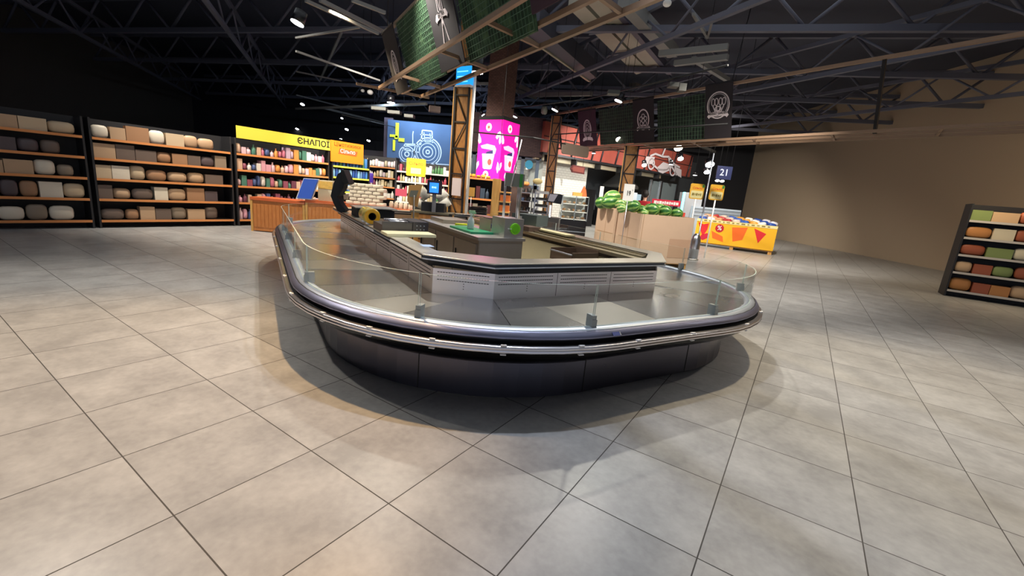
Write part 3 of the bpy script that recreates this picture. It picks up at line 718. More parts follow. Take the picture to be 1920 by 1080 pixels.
# pale unlit domes
for lab, x, y, z, r in (('unlit white ceiling device cut by the top edge of the picture', 1251, 6, 4.2, .06), ('pale round ceiling device above the left pipe, right of a pair', 694, 173, 4.2, .10), ('pale round ceiling device above the left pipe, left of a pair', 680, 170, 4.4, .07)):
    p = atz(x, y, z); t = thing('ceiling_device', lab, 'ceiling device', p); MB().ell(p, (r, r, r*.8)).build('dome', M_white, t); MB().cyl(p+Z*r*.5, (p.x, p.y, 7.05), .008, n=6).build('stem', M_dark, t)
p = atz(1020, 212, 4.0); t = thing('caged_lamp', 'unlit wire-caged pendant lamp left of the middle timber column', 'pendant lamp', p)
MB().lathe([(.02, .22), (.09, .2), (.11, .1), (.10, 0), (.05, -.05)], 12, p).build('shade', mat('cage_glass', '74766a', .3), t); MB().cyl(p+Z*.2, (p.x, p.y, 7.05), .01, n=6).build('cord', M_black, t)
p = at(815, 205, 12); t = thing('ceiling_projector', 'brownish box device hanging under the ceiling right of the mural', 'projector', p); MB().box(p, (.28, .2, .14), .3).build('body', mat('device_brown', '4a3a34', .6), t); MB().cyl(p+Z*.05, (p.x, p.y, 7.05), .015, n=6).build('pole', M_dark, t)
# clutter pieces of the dark ceiling
for x, y, ww, hh, Y in ((712, 204, 26, 5, 13), (740, 211, 22, 5, 13), (768, 218, 16, 5, 13), (1150, 174, 20, 6, 9), (1262, 160, 16, 7, 9.5), (1278, 165, 12, 12, 9.6)):
    P = at(x, y, Y); k = Y/FPX; tn[0] += 1; struct(MB().box(P, (ww*k, .2, hh*k), -.05).build('trim_%d' % tn[0], mat('duct_bit', '4a4a46', .6, .1)))

# ------------------------------------------------------------------ things on and in the island
WT = .8655
t = thing('film_wrapping_table', 'low dark steel film wrapping table with rollers on the left worktop', 'wrapping machine', na(1.4, 4.85, WT))
b = MB(); b.fbox(na(1.12, 4.62, WT), NV*.48, AV*.40, Z*.075); b.build('body', steel('wrapper_steel', '6d6a6c', .35), t, smooth_bevel=.004)
b = MB(); b.fbox(na(1.12, 4.60, WT), NV*.48, AV*.02, Z*.11); b.build('front_plate', steel('wrapper_steel', '6d6a6c', .35), t)
b = MB(); b.fbox(na(1.44, 4.58, WT), NV*.17, AV*.44, Z*.12); b.build('side_plate', steel('wrapper_plate', '5d5a5e', .4), t, smooth_bevel=.003)
for k, (a_, zz) in enumerate(((4.72, .10), (4.80, .11), (4.88, .105), (4.96, .10))):
    MB().cyl(na(1.22, a_, WT+zz), na(1.45, a_+.03, WT+zz), .014, n=10).build('roller', M_chrome, t)
for k in range(6): MB().cyl(na(1.48+.04*(k % 3), 4.578, WT+.04+.04*(k//3)), na(1.48+.04*(k % 3), 4.57, WT+.04+.04*(k//3)), .006, n=8).build('bolt', M_rim, t)
t = thing('film_roll', 'thick yellow cling film roll with a black hollow core lying on the left worktop', 'film roll', na(1.2, 5.3, .95))
P, Q = at(698, 410, 5.12), at(684, 402.5, 5.5); d = (Q-P).normalized()
c0 = P-Z*(P.z-.962); q0 = c0+(Q-P)-Z*(Q.z-P.z); d = (q0-c0).normalized(); L = .34
M_film = mat('yellow_film', 'f2b51c', .3, coat=.4); M_film2 = mat('clear_yellow_film', 'c9b463', .25, coat=.5, noise=.1, nscale=30)
rot = d.to_track_quat('Z', 'Y').to_matrix()
MB().lathe([(.040, 0), (.085, 0), (.094, .006), (.094, L), (.04, L)], 32, c0, rot).build('film', M_film2, t)
MB().lathe([(.044, -.002), (.060, -.004), (.088, -.003), (.091, .03), (.0945, .05)], 32, c0, rot).build('wound_edge', M_film, t)
MB().lathe([(.045, -.004), (.040, -.003), (.037, .02), (.037, .30), (.0, .30)], 24, c0, rot).build('core', mat('cardboard_core', '1c1410', .8), t)
b = MB(); b.fbox(c0-Z*.095+d*.02-Vector((.07, 0, 0)), Vector((.14, 0, 0)), d*.04, Z*.02); b.fbox(c0-Z*.095+d*.28-Vector((.07, 0, 0)), Vector((.14, 0, 0)), d*.04, Z*.02)
b.fbox(c0-Z*.0995+d*.02-Vector((.05, 0, 0)), Vector((.1, 0, 0)), d*.3, Z*.008); b.build('cradle', M_chrome, t)
def board(P0, X, Y_, th, m, name, lab, cat):
    return tag(MB().fbox(P0, X, Y_, Z*th).build(name, m, smooth_bevel=.004), lab, cat)
board(na(1.08, 4.24, WT+.001), NV*.50, AV*.26, .028, mat('cream_board', 'e6dcae', .5), 'cutting_board', 'cream cutting board on the left worktop in front of the wrapping table', 'cutting board')
board(na(3.58, 4.7, WT+.001), NV*.16, AV*1.15, .022, mat('cream_board', 'e6dcae', .5), 'cutting_board', 'long cream board on the right worktop under the grey printer', 'cutting board')
tag(MB().fbox(na(1.24, 3.62, WT), NV*.1, AV*.13, Z*.002).build('blue_film_sheet', mat('pale_blue_film', 'a9bfdc', .4)), 'pale blue sheet lying at the inner corner of the left worktop', 'sheet')
# black scale with folded-up display column
t = thing('counter_scale', 'black counter scale with a tall curved display column on the far left worktop', 'scale', na(1.2, 6.6, WT))
ss = at(648, 395, 6.6); sx = ss.x
def sp(px, py, Y=6.6): return at(px, py, Y)
X_, Y0 = Vector((1, 0, 0)), 6.6
def outl(pts, Y, name, m, th, parent):
    O = Vector((0, Y, 0)); q = [(sp(x, y, Y).x, sp(x, y, Y).z) for x, y in pts]
    return MB().prism(q, O, X_, Z, -th if False else th).build(name, m, parent, smooth_bevel=.006)
outl([(648, 398), (640, 394), (633, 380), (628, 367), (633, 345), (641, 327), (650, 321), (655, 334), (652, 352), (644, 366), (640, 368), (648, 384), (656, 394)], 6.66, 'column', mat('scale_body', '14171f', .75), .16, t)
outl([(650, 320), (655, 319), (665, 344), (658, 347), (650, 338)], 6.62, 'display', M_black, .22, t)
outl([(645, 365), (655, 363), (654, 374), (646, 374)], 6.45, 'card_pad', M_card, .03, t)
b = MB(); b.fbox(na(1.16, 6.15, WT), NV*.50, AV*.42, Z*.11); b.build('base', mat('scale_body', '14171f', .75), t, smooth_bevel=.015)
b = MB(); b.fbox(na(1.13, 6.12, WT+.125), NV*.56, AV*.46, Z*.012); b.build('weighing_plate', M_steel, t, smooth_bevel=.006)
b = MB(); b.fbox(na(1.3, 6.3, WT+.10), NV*.12, AV*.12, Z*.03); b.build('plate_post', M_black, t)
# worktable unit inside the well
t = thing('worktable_unit', 'stainless steel cabinet inside the island with doors and a flat top', 'steel cabinet', na(2.3, 4.9))
TP = .90
b = MB(); b.fbox(na(2.0, 4.1, .05), NV*.54, AV*1.9, Z*(TP-.08)); b.build('body', M_steel2, t, smooth_bevel=.003)
b = MB(); b.fbox(na(1.98, 4.08, TP-.03), NV*.58, AV*1.94, Z*.03); b.build('top', M_steel, t, smooth_bevel=.004)
for k in range(3):
    b = MB(); b.fbox(na(1.985, 4.14+k*.62, .12), AV*.58, NV*.015, Z*.70); dd = b.build('door', M_steel2, t, smooth_bevel=.003)
    MB().fbox(na(1.975, 4.66+k*.62, .50), AV*.012, NV*.01, Z*.2).build('handle', M_black, dd)
b = MB(); b.fbox(na(2.01, 4.095, .12), NV*.52, AV*.008, Z*.72); b.build('end_panel', M_steel, t)
b = MB(); b.fbox(na(2.12, 5.45, TP), NV*.38, AV*.5, Z*.05); b.build('raised_top', M_steel2, t, smooth_bevel=.003)
tag(MB().fbox(na(2.03, 4.38, TP+.001), NV*.28, AV*.62, Z*.022).build('cutting_board', mat('green_board', '1f8a5c', .45), smooth_bevel=.005), 'green cutting board on the steel cabinet in front of the spray bottle', 'cutting board')
t = thing('juice_press', 'square steel machine with a bright green round dial and two upright rods', 'machine', na(2.4, 4.2, TP))
b = MB(); b.fbox(na(2.31, 4.13, TP), NV*.24, AV*.30, Z*.21); b.build('housing', M_steel, t, smooth_bevel=.004)
cc = na(2.44, 4.128, TP+.10)
MB().cyl(cc, cc-AV*.018, .064, .060, n=28).build('dial', mat('lime_green', '7ed321', .4), t)
MB().cyl(cc-AV*.018, cc-AV*.021, .045, n=24).build('dial_face', mat('lime_green_dark', '6ac21a', .4), t)
MB().fbox(cc-NV*.10-AV*.016-Z*.003, NV*.05, AV*-.004, Z*.006).build('pointer', M_white, t)
for n_, a_ in ((2.33, 4.20), (2.50, 4.20)):
    for da in (0, .03): MB().cyl(na(n_, a_+da, TP+.21), na(n_-.01, a_+da, TP+.66), .006, n=8).build('rod', M_chrome, t)
MB().fbox(na(2.30, 4.17, TP+.55), NV*.23, AV*.02, Z*.14).build('shield', mat('grey_green_panel', '7b7c70', .4), t)
MB().fbox(na(2.47, 4.165, TP+.55), NV*.035, AV*.01, Z*.14).build('shield_stripe', M_green, t)
MB().cyl(na(2.52, 4.22, TP+.21), na(2.52, 4.22, TP+.6), .018, n=10).build('column', M_steel2, t)
P = at(958, 350, 4.55); Q = at(978, 262, 4.75); MB().cyl(P, Q, .007, n=8).build('lever', M_chrome, t)
t = thing('steel_bowl', 'open steel tray with a dark inside next to the machine with the green dial', 'tray', na(2.35, 4.7, TP))
b = MB(); o_ = na(2.36, 4.56, TP+.001)
for O, x, y, z in ((o_, NV*.2, AV*.3, Z*.006), (o_, NV*.006, AV*.3, Z*.15), (o_+NV*.194, NV*.006, AV*.3, Z*.15), (o_+AV*.294, NV*.2, AV*.006, Z*.15), (o_, NV*.2, AV*.006, Z*.05)): b.fbox(O, x, y, z)
b.build('tray', M_steel2, t); MB().fbox(o_+NV*.05+AV*.1+Z*.007, NV*.1, AV*.1, Z*.08).build('blue_cloth', mat('navy_cloth', '2a3a64', .7), t)
p = atz(882, 430, TP+.02); p = Vector((p.x, p.y, TP+.023))
t = thing('spray_bottle', 'clear spray bottle with a pale green trigger head on the steel cabinet', 'spray bottle', p)
MB().lathe([(.0, 0), (.036, 0), (.040, .01), (.040, .09), (.032, .12), (.014, .145), (.013, .16)], 20, p).build('bottle', mat('frosted_plastic', 'c9ccca', .25, spec=.6), t)
MB().lathe([(.014, .158), (.017, .16), (.017, .18), (.012, .185)], 14, p).build('collar', M_white, t)
b = MB(); b.box(p+Vector((.008, 0, .20)), (.07, .026, .034)); b.box(p+Vector((.048, 0, .19)), (.014, .014, .014)); b.box(p+Vector((.028, 0, .168)), (.008, .014, .04)); b.build('trigger_head', mat('pale_green_plastic', 'a8d0a4', .4), t, smooth_bevel=.004)
p = atz(858, 421, TP+.05); p.z = TP+.053
t = thing('scraper', 'scraper with a bright yellow handle lying on the steel cabinet', 'scraper', p)
MB().cyl(p-NV*.03, p+NV*.12+Z*.0, .014, .012, n=12).build('handle', mat('bright_yellow', 'e8e020', .45), t); MB().fbox(p+NV*.12-Z*.012-AV*.03, NV*.08, AV*.06, Z*.006).build('blade', M_white, t)
p = atz(916, 432, TP); p.z = TP
tag(MB().lathe([(0, 0), (.013, 0), (.014, .07), (.008, .085), (.008, .095), (0, .095)], 12, p+Z*.001).build('plastic_bottle', M_white), 'slim white bottle standing between the green board and the steel tray', 'bottle')
# hopper hung under the right tracks
t = thing('waste_hopper', 'dark steel open tray hanging on the beige inner panel', 'tray', na(3.4, 4.5, .55))
O = na(2.98, 3.75, .67); b = MB()
b.fbox(O, NV*.36, AV*.42, Z*.01); b.fbox(O, NV*.01, AV*.42, Z*.10); b.fbox(O, NV*.36, AV*.01, Z*.13); b.fbox(O+AV*.41, NV*.36, AV*.01, Z*.13); b.fbox(O+NV*.365, NV*.01, AV*.42, Z*.16)
b.build('bin', mat('hopper_brown_steel', '8a7868', .35, .6), t, smooth_bevel=.004); MB().fbox(O-NV*.012+Z*.095, NV*.02, AV*.42, Z*.014).build('rim', M_rim, t)
tag(MB().fbox(na(3.40, 5.35, .82), NV*.2, AV*.3, Z*.09).build('knife_box', mat('brown_box', '6e5a50', .5), smooth_bevel=.004), 'brown box set in the sliding tracks under the cream board', 'box')
# grey printer on the right worktop
t = thing('label_printer', 'wide slate grey label printer on the far right worktop', 'printer', na(4.0, 6.0, WT))
b = MB(); b.fbox(na(3.50, 6.05, WT+.024), TU*.46, TV*.36, Z*.17); b.build('body', mat('printer_slate', '55605f', .5), t, smooth_bevel=.02)
cp = na(3.50, 6.05, WT+.024)
b = MB(); b.fbox(cp+TU*.12-TV*.004+Z*.10, TU*.07, TV*.004, Z*.035); b.build('display', M_white, t)
b = MB()
for i in range(4):
    for j in range(2): b.fbox(cp+TU*(.11+.035*i)-TV*.004+Z*(.03+.03*j), TU*.018, TV*.004, Z*.014)
b.build('keypad', M_dark, t)

# ------------------------------------------------------------------ stock behind: helper for shelf units
M_shelf = mat('shelf_metal', '2b2a2c', .5, .2); M_rail1 = mat('price_rail_orange', 'd58a4e', .5); M_rail2 = mat('price_rail_pale', 'cfc8c0', .5)
def shelf_unit(label, O, r, width, depth, levels, height, top=None, rail=M_rail2, m=M_shelf):
    O, r = Vector(O), Vector(r).normalized(); back = Vector((-r.y, r.x, 0))
    if back.y < 0: back = -back
    t = thing('shelf_unit', label, 'shelving', O)
    MB().fbox(O+back*(depth-.03), r*width, back*.03, Z*height).build('back_panel', m, t)
    for s_ in (0, width-.03): MB().fbox(O+r*s_, r*.03, back*(depth-.03), Z*height).build('side_panel', m, t)
    for z in levels:
        s_ = MB().fbox(O+r*.03+Z*(z-.03), r*(width-.06), back*(depth-.03), Z*.03).build('shelf', m, t)
        MB().fbox(O+r*.03-back*.008+Z*(z-.04), r*(width-.06), back*.008, Z*.045).build('price_rail', rail, s_)
    return t, O, r, back
PROTO = {}
import colorsys
def cname(c):
    r, g, b = (int(c[i:i+2], 16)/255 for i in (0, 2, 4)); h, l, s_ = colorsys.rgb_to_hls(r, g, b)
    if s_ < .16 or l > .86: return 'white' if l > .8 else 'grey' if l > .4 else 'dark grey'
    nm = [(.03, 'red'), (.09, 'orange'), (.17, 'yellow'), (.45, 'green'), (.53, 'teal'), (.70, 'blue'), (.80, 'violet'), (.955, 'pink'), (1.1, 'red')]
    n_ = next(n for t_, n in nm if h <= t_)
    if n_ in ('orange', 'yellow') and s_ < .55: n_ = 'beige' if l > .55 else 'brown'
    if n_ == 'red' and l > .6: n_ = 'pink'
    return ('dark ' if l < .33 else 'pale ' if l > .72 else '')+n_
ORD = ['first', 'second', 'third', 'fourth', 'fifth', 'sixth', 'seventh', 'eighth', 'ninth', 'tenth', 'eleventh', 'twelfth', 'thirteenth', 'fourteenth', 'fifteenth', 'sixteenth', 'seventeenth', 'eighteenth', 'nineteenth', 'twentieth'] + ['twenty-'+q for q in ('first', 'second', 'third', 'fourth', 'fifth', 'sixth', 'seventh', 'eighth', 'ninth')]
KN = {'box': 'pack', 'bottle': 'bottle', 'can': 'can', 'bag': 'bag'}
def product(kind, col):
    key = (kind, col)
    if key in PROTO: return PROTO[key]
    b = MB(); m = mat('pack_'+col, col, .45)
    if kind == 'box': b.box((0, 0, .5), (1, 1, 1))
    elif kind == 'bottle': b.lathe([(0, 0), (.45, 0), (.5, .03), (.5, .55), (.42, .68), (.16, .82), (.16, .95), (.19, .96), (.19, 1), (0, 1)], 10)
    elif kind == 'can': b.lathe([(0, 0), (.46, 0), (.5, .05), (.5, .9), (.42, .97), (.42, 1), (0, 1)], 10)
    elif kind == 'bag':
        b.ell((0, 0, .5), (.5, .5, .5), 10, 8, None, lambda v: Vector((math.copysign(abs(v.x*2)**.55/2, v.x), math.copysign(abs(v.y*2)**.6/2, v.y), math.copysign(abs(v.z*2)**.6/2, v.z))))
    me = bpy.data.meshes.new('grocery'); b.bm.to_mesh(me); b.bm.free(); me.materials.append(m); PROTO[key] = me
    return me
NAMES = {'box': 'grocery_pack', 'bottle': 'grocery_bottle', 'can': 'drink_can', 'bag': 'grocery_bag'}
def stock(O, r, back, width, z, cols, kinds, wr, hr, label, group, gap=.01, cat=None, off=.03, dep=None, x0=.04):
    x = x0; cnt = 0
    ang = math.atan2(r.y, r.x)
    while x < width-.05:
        w_ = random.uniform(*wr)
        if x+w_ > width-.03: break
        k = random.choice(kinds); c = random.choice(cols); h_ = random.uniform(*hr); d_ = dep or (w_ if k in ('bottle', 'can') else random.uniform(.12, .22))
        o = bpy.data.objects.new(NAMES[k], product(k, c)); C.objects.link(o)
        o.location = O+r*(x+w_/2)+back*(off+d_/2)+Z*(z+.001); o.scale = (w_, d_, h_); o.rotation_euler = (0, 0, ang)
        lab_ = '%s %s, %s from the left on %s' % (cname(c), KN[k], ORD[cnt], label); cnt += 1
        tag(o, lab_, cat or {'box': 'package', 'bottle': 'bottle', 'can': 'can', 'bag': 'bag'}[k], group)
        x += w_+gap
# left run of shelving along the tile direction
PINK = ['b86a80', 'd8a0b0', 'd9b7c0', '8a4a5c', 'd8904c', '4a5a86', 'd8d0c8', '6a3a4a', '4a7a6a', 'b8a0b4', 'e8e0dc', 'c8a890']
base = Vector((-5.73, 11.5, 0))
def run(t0, wd, dz, label, lv, cols, kinds, wr, hrs, rail, grp, lab, cat=None, out=False):
    O = base+TV*t0; t, O, r, bk = shelf_unit(label, O, TV, wd, .45, lv, 2.0+dz, rail=rail)
    for i, z in enumerate(lv): stock(O, r, bk, wd, z, cols, kinds, wr, hrs[i % len(hrs)], lab % ('lowest', 'second lowest', 'middle', 'second highest', 'top')[i], grp % i, cat=cat)
    return O
LV = [.15, .55, .93, 1.30, 1.66]
O1 = run(-1.55, 2.38, 0, 'dark shelving under the yellow lettered sign at the left edge', LV, PINK, ['box', 'bottle', 'bag'], (.075, .12), [(.15, .27), (.14, .25)], M_rail1, 'groceries under the yellow lettered sign, shelf %d', 'the %s shelf under the yellow sign')
BLUE = ['2a4f96', '3f78b8', '7fb0d0', '2a4f96', '5b7fae']
O2 = base+TV*.92; t, O2, r, bk = shelf_unit('dark shelving of blue cans below the orange sign', O2, TV, 1.25, .45, [.15, .55, .93, 1.32, 1.62], 1.9, rail=mat('price_rail_yellow', 'e0dc50', .5))
for z, zn in ((.93, 'middle'), (1.32, 'fourth')): stock(O2, r, bk, 1.25, z, BLUE, ['can'], (.075, .085), (.2, .24), 'the %s shelf below the orange sign' % zn, 'cans below the orange sign, %s shelf' % zn, gap=.012)
stock(O2, r, bk, 1.25, 1.62, ['2a4f96', '3f78b8', '4a7a5a'], ['can'], (.09, .1), (.24, .28), 'the top shelf below the orange sign', 'cans below the orange sign, top shelf', gap=.012)
# out-of-frame continuation of the same run
for k in range(3):
    t, O, r, bk = shelf_unit('dark shelving left of the yellow lettered sign, bay %s' % ('next to it', 'second along', 'farthest left')[k], base+TV*(-4.0-2.45*k), TV, 2.38, .45, LV, 2.0, rail=M_rail1)
    for zi, z in enumerate(LV): stock(O, r, bk, 2.38, z, ['b89878', '8a7a68', 'c8b090', '6a5a50', 'a07858', '54484a', 'd8ccb8'], ['box', 'bag'], (.2, .36), (.2, .28), 'shelf %s, %s bay left of yellow sign' % (('one', 'two', 'three', 'four', 'five')[zi], ('nearest', 'middle', 'farthest')[k]), 'packs left of the yellow lettered sign, bay %d' % k)
# signs of the left run
def sign_board(name, lab, cat, P, r, w_, h_, m, th=.03, rad=.0, grp=None, pole=None, hang=None):
    t = thing(name, lab, cat, P, grp); r = Vector(r).normalized()
    pts = rrect(w_, h_, rad) if rad else [(-w_/2, -h_/2), (w_/2, -h_/2), (w_/2, h_/2), (-w_/2, h_/2)]
    n_ = r.cross(Z); MB().prism(pts, Vector(P)-n_*th, r, Z, th).build('board', m, t)
    if hang:
        for s_ in (-.4, .4): MB().cyl(Vector(P)+r*s_*w_+Z*h_/2-n_*th/2, Vector(P)+r*s_*w_+Z*(hang-P[2])-n_*th/2, .006, n=5).build('hanging_wire', M_dark, t)
    if pole: MB().cyl((P[0]-n_.x*th/2, P[1]-n_.y*th/2, .0), Vector(P)-Z*h_/2-n_*th/2, pole, n=8).build('pole', M_white, t)
    return t, n_
Pc = base+TV*.22+Z*2.12-TU*-.02
Pc = base - TV*.33 + Z*2.13 + TU*.02
t, n_ = sign_board('aisle_sign', 'long yellow sign with black capital letters above the left shelving', 'sign', Pc, TV, 2.35, .27, M_yellow)
MB().fbox(Pc-TV*1.175-Z*.155-n_*.02, TV*2.35, -n_*.1, Z*.02).build('sign_bracket', M_dark, t)
text('lettering', 'ЄНАПОЇ', .20, M_letter, t, Pc+TV*.70+n_*.003, TV, Z, .004, bold=.004, sx=1.12)
MB().fbox(Vector((Pc.x, Pc.y, 1.66))-n_*.3-TV*.02, TV*.04, -n_*.03, Z*.34).build('post', M_dark, t)
Po = base+TV*1.38+Z*2.0+TU*.04
t, n_ = sign_board('promotion_sign', 'large orange promotion sign next to the yellow lettered sign', 'sign', Po, TV, 1.05, .56, M_orange)
text('lettering', 'Цінотижики', .14, mat('ink_brown', '8a4a10', .5), t, Po+Z*.19+n_*.003, TV, Z, .003, sx=1.1)
MB().prism([(-.30, -.08), (.28, -.10), (.33, .03), (-.26, .07)], Po+n_*.001+Z*.03, TV, Z, .003).build('red_patch', mat('orange_red', 'e0602c', .5), t)
text('lettering', 'Сільпо', .15, M_white, t, Po+Z*.02+n_*.005, TV, Z, .003)
MB().fbox(Po-Z*.40-TV*.03-n_*.06, TV*.06, n_*-.02, Z*.14).build('bracket', M_dark, t)
# white-goods shelving further back
WHT = ['e0dcd2', 'd8c9a4', 'ece8e0', 'c8b48c', '7a3a50', 'd0c0c8', 'e8e2d8', 'b0a890']
def back_run(lab, px0, px1, Y, lv, ht, cols, kinds, wr, hr, rail, grp, plab, r=Vector((1, 0, 0))):
    P, Q = at(px0, 330, Y), at(px1, 330, Y); wd = Q.x-P.x
    t, O, r, bk = shelf_unit(lab, (P.x, Y, 0), r, wd, .45, lv, ht, rail=rail)
    for i, z in enumerate(lv): stock(O, r, bk, wd, z, cols, kinds, wr, hr, plab % ('lowest', 'second', 'third', 'fourth', 'highest')[i], grp % i)
    return O, wd
back_run('dark shelving of white and red packs left of the tractor mural', 648, 742, 15, [.75, 1.12, 1.42, 1.76], 2.1, WHT, ['box', 'bottle', 'bag'], (.07, .11), (.15, .27), M_rail1, 'packs left of the mural, shelf %d', 'the %s shelf left of the mural')
back_run('dark shelving of jars and bottles behind the wooden lattice column', 742, 843, 13.6, [.75, 1.05, 1.36, 1.66], 1.95, ['e4e2da', 'd8d4c0', '4a7a4c', 'b04a5a', 'e8e6e0', '3a3436', 'c8b890'], ['bottle', 'box'], (.055, .09), (.12, .25), M_rail2, 'jars and bottles under the mural, shelf %d', 'the %s shelf under the mural')
for lab, col, px, py, w_, h_, Y in (('purple promotional panel standing on the flour bags', '4b2f96', 690, 333, .33, .30, 14.2), ('pale yellow promotional card beside the black scale column', 'ded68c', 667, 325, .40, .32, 14.4), ('pink promotional card on the wooden crates behind the card holder', 'e0607c', 752, 361, .26, .16, 10.0)):
    P = at(px, py, Y); t, n_ = sign_board('promotion_card', lab, 'card', P, (1, 0, -0), w_, h_, mat('card_'+col, col, .5), .01, pole=.01)
P = at(780, 314, 13.0)
t, n_ = sign_board('promotion_sign', 'square lemon yellow promotion sign in front of the tractor mural', 'sign', P, (1, 0, 0), .56, .50, M_lemon, .02, .04, pole=.012)
text('lettering', 'Сільпо', .13, mat('orange_red', 'e0602c', .5), t, P+Z*.10+n_*.002, (1, 0, 0), Z, .003)
MB().prism([(-.15, -.18), (.15, -.18), (.15, -.02), (-.15, -.02)], P+n_*.001, (1, 0, 0), Z, .003).build('pale_patch', mat('pale_patch', 'e6eaa0', .5), t)
# tractor mural
Pm0, Pm1 = at(726, 270, 20), at(846, 270, 20); zm0, zm1 = 2.0, 3.9
M_mural = mat('mural_blue', '3f5a7c', .8, noise=.35, nscale=.9)
t = thing('tractor_mural', 'blue chalk mural of a tractor on the back wall', 'mural', (Pm0.x, 20, 2))
MB().fbox((Pm0.x, 20, 1.0), (Pm1.x-Pm0.x, 0, 0), (0, .1, 0), (0, 0, zm1-1.0)).build('board', M_mural, t)
M_chalk = mat('chalk_line', 'b9cbdc', .9); b = MB(); O = Vector((0, 19.998, 0)); X1 = Vector((1, 0, 0))
def mp_(x, y): p = at(x, y, 20); return (p.x, p.z)
def mring(x, y, r_, wd, n=28): c = mp_(x, y); b.ring(O, X1, Z, c[0], c[1], r_, r_, wd, .006, n)
for r_, wd in ((.62, .05), (.52, .03), (.38, .03), (.24, .04), (.10, .05)): mring(802, 285, r_, wd)
for r_, wd in ((.36, .04), (.26, .03), (.12, .05)): mring(763, 289, r_, wd, 22)
for pts, wd in (([(759, 270), (789, 271), (792, 244), (810, 246), (811, 268)], .05), ([(759, 270), (756, 280), (770, 283), (787, 286)], .05), ([(788, 252), (812, 254)], .04), ([(774, 270), (774, 252), (775, 246)], .04), ([(795, 248), (797, 266), (808, 266), (806, 250)], .03), ([(740, 303), (842, 309)], .04), ([(762, 272), (786, 274), (786, 284)], .03)):
    b.stroke(O, X1, Z, [mp_(*p) for p in pts], wd, .006)
b.build('tractor_drawing', M_chalk, t)
b = MB()
for x, y, w_, h_ in ((744, 244, .14, .62), (735, 254, .22, .10), (752, 262, .26, .14), (738, 272, .10, .45), (742, 257, .14, .14)):
    c = at(x, y, 19.9); b.fbox((c.x-w_/2, 19.95, c.z-h_/2), (w_, 0, 0), (0, .03, 0), (0, 0, h_))
    b.build('yellow_marker', mat('acid_yellow', 'dcec2c', .5), t); b = MB()
b.bm.free()
struct(qbox((at(722, 270, 20.4).x, 20.2), (at(738, 270, 20.4).x, 20.2), .1, 0, 4.0, 'wall_front', mat('plum_plaster', '4c434e', .8)))

# ------------------------------------------------------------------ wooden crates, flour bags, cartons behind the island
t = None
def crate(px0, px1, Y, z1, label):
    P, Q = at(px0, 390, Y), at(px1, 390, Y); O = Vector((P.x, Y, 0)); wd = Q.x-P.x
    t = thing('wooden_crate_stand', label, 'crate stand', O, 'wooden crate stands behind the island')
    MB().fbox(O+Z*.02, X1*wd, Vector((0, .55, 0)), Z*(z1-.06)).build('body', M_crate, t)
    MB().fbox(O-Vector((0, .02, 0))+Z*(z1-.06), X1*wd, Vector((0, .57, 0)), Z*.06).build('top_frame', wood('crate_rim', 'd06a38', 'b8552c', (.3, 14, 14)), t)
    for s_ in (0, wd-.05): MB().fbox(O-Vector((0, .015, 0))+X1*s_, X1*.05, Vector((0, .02, 0)), Z*(z1-.06)).build('corner_post', M_wood2, t)
    n_ = int(wd/.09)
    for i in range(n_): MB().fbox(O+X1*(.06+i*(wd-.11)/n_)-Vector((0, .006, 0))+Z*.1, X1*((wd-.11)/n_-.012), Vector((0, .008, 0)), Z*(z1-.24)).build('plank', M_crate, t)
    return O, wd
YC = 9.6
ztop = lambda px, py, Y: at(px, py, Y).z
zc = .80
crate(470, 572, YC-.0, zc-.05, 'wooden crate stand at the left edge behind the island')
crate(573, 645, YC, zc, 'wooden crate stand with the cartons and blue panel on it')
crate(646, 725, YC, zc-.02, 'wooden crate stand under the stack of white flour bags')
crate(727, 788, YC, zc-.03, 'wooden crate stand right of the flour bags, behind the card holder')
# flour bags
M_flour = mat('flour_paper', 'd4cab8', .8, noise=.06, nscale=20)
fb = None; bx0, bx1 = at(650, 375, YC+.12).x, at(722, 375, YC+.12).x; zf = zc-.015
rows = 6; hb = .078
me_f = None
for k in range(rows):
    nb = 5 if k % 2 == 0 else 4
    for i in range(nb):
        wd = (bx1-bx0)/5; x = bx0+(i+.5)*wd+(0 if k % 2 == 0 else wd/2)
        if me_f is None:
            b = MB(); b.ell((0, 0, .5), (.5, .5, .5), 24, 16, None, lambda v: Vector((math.copysign(abs(v.x*2)**.2/2, v.x), math.copysign(abs(v.y*2)**.3/2, v.y), math.copysign(abs(v.z*2)**.28/2, v.z))))
            me_f = bpy.data.meshes.new('flour_bag'); b.bm.to_mesh(me_f); b.bm.free(); me_f.materials.append(M_flour)
        o = bpy.data.objects.new('flour_bag', me_f); C.objects.link(o); o.scale = (wd*1.0, .24, hb*1.0); o.location = (x+random.uniform(-.004, .004), YC+.16, zf+.0+k*hb*.985); o.rotation_euler = (0, 0, random.uniform(-.03, .03))
        tag(o, 'white paper flour bag, %s from the left in the %s layer of the stack' % (ORD[i], ('bottom', 'second', 'third', 'fourth', 'fifth', 'top')[k]), 'flour bag', 'stacked white flour bags')
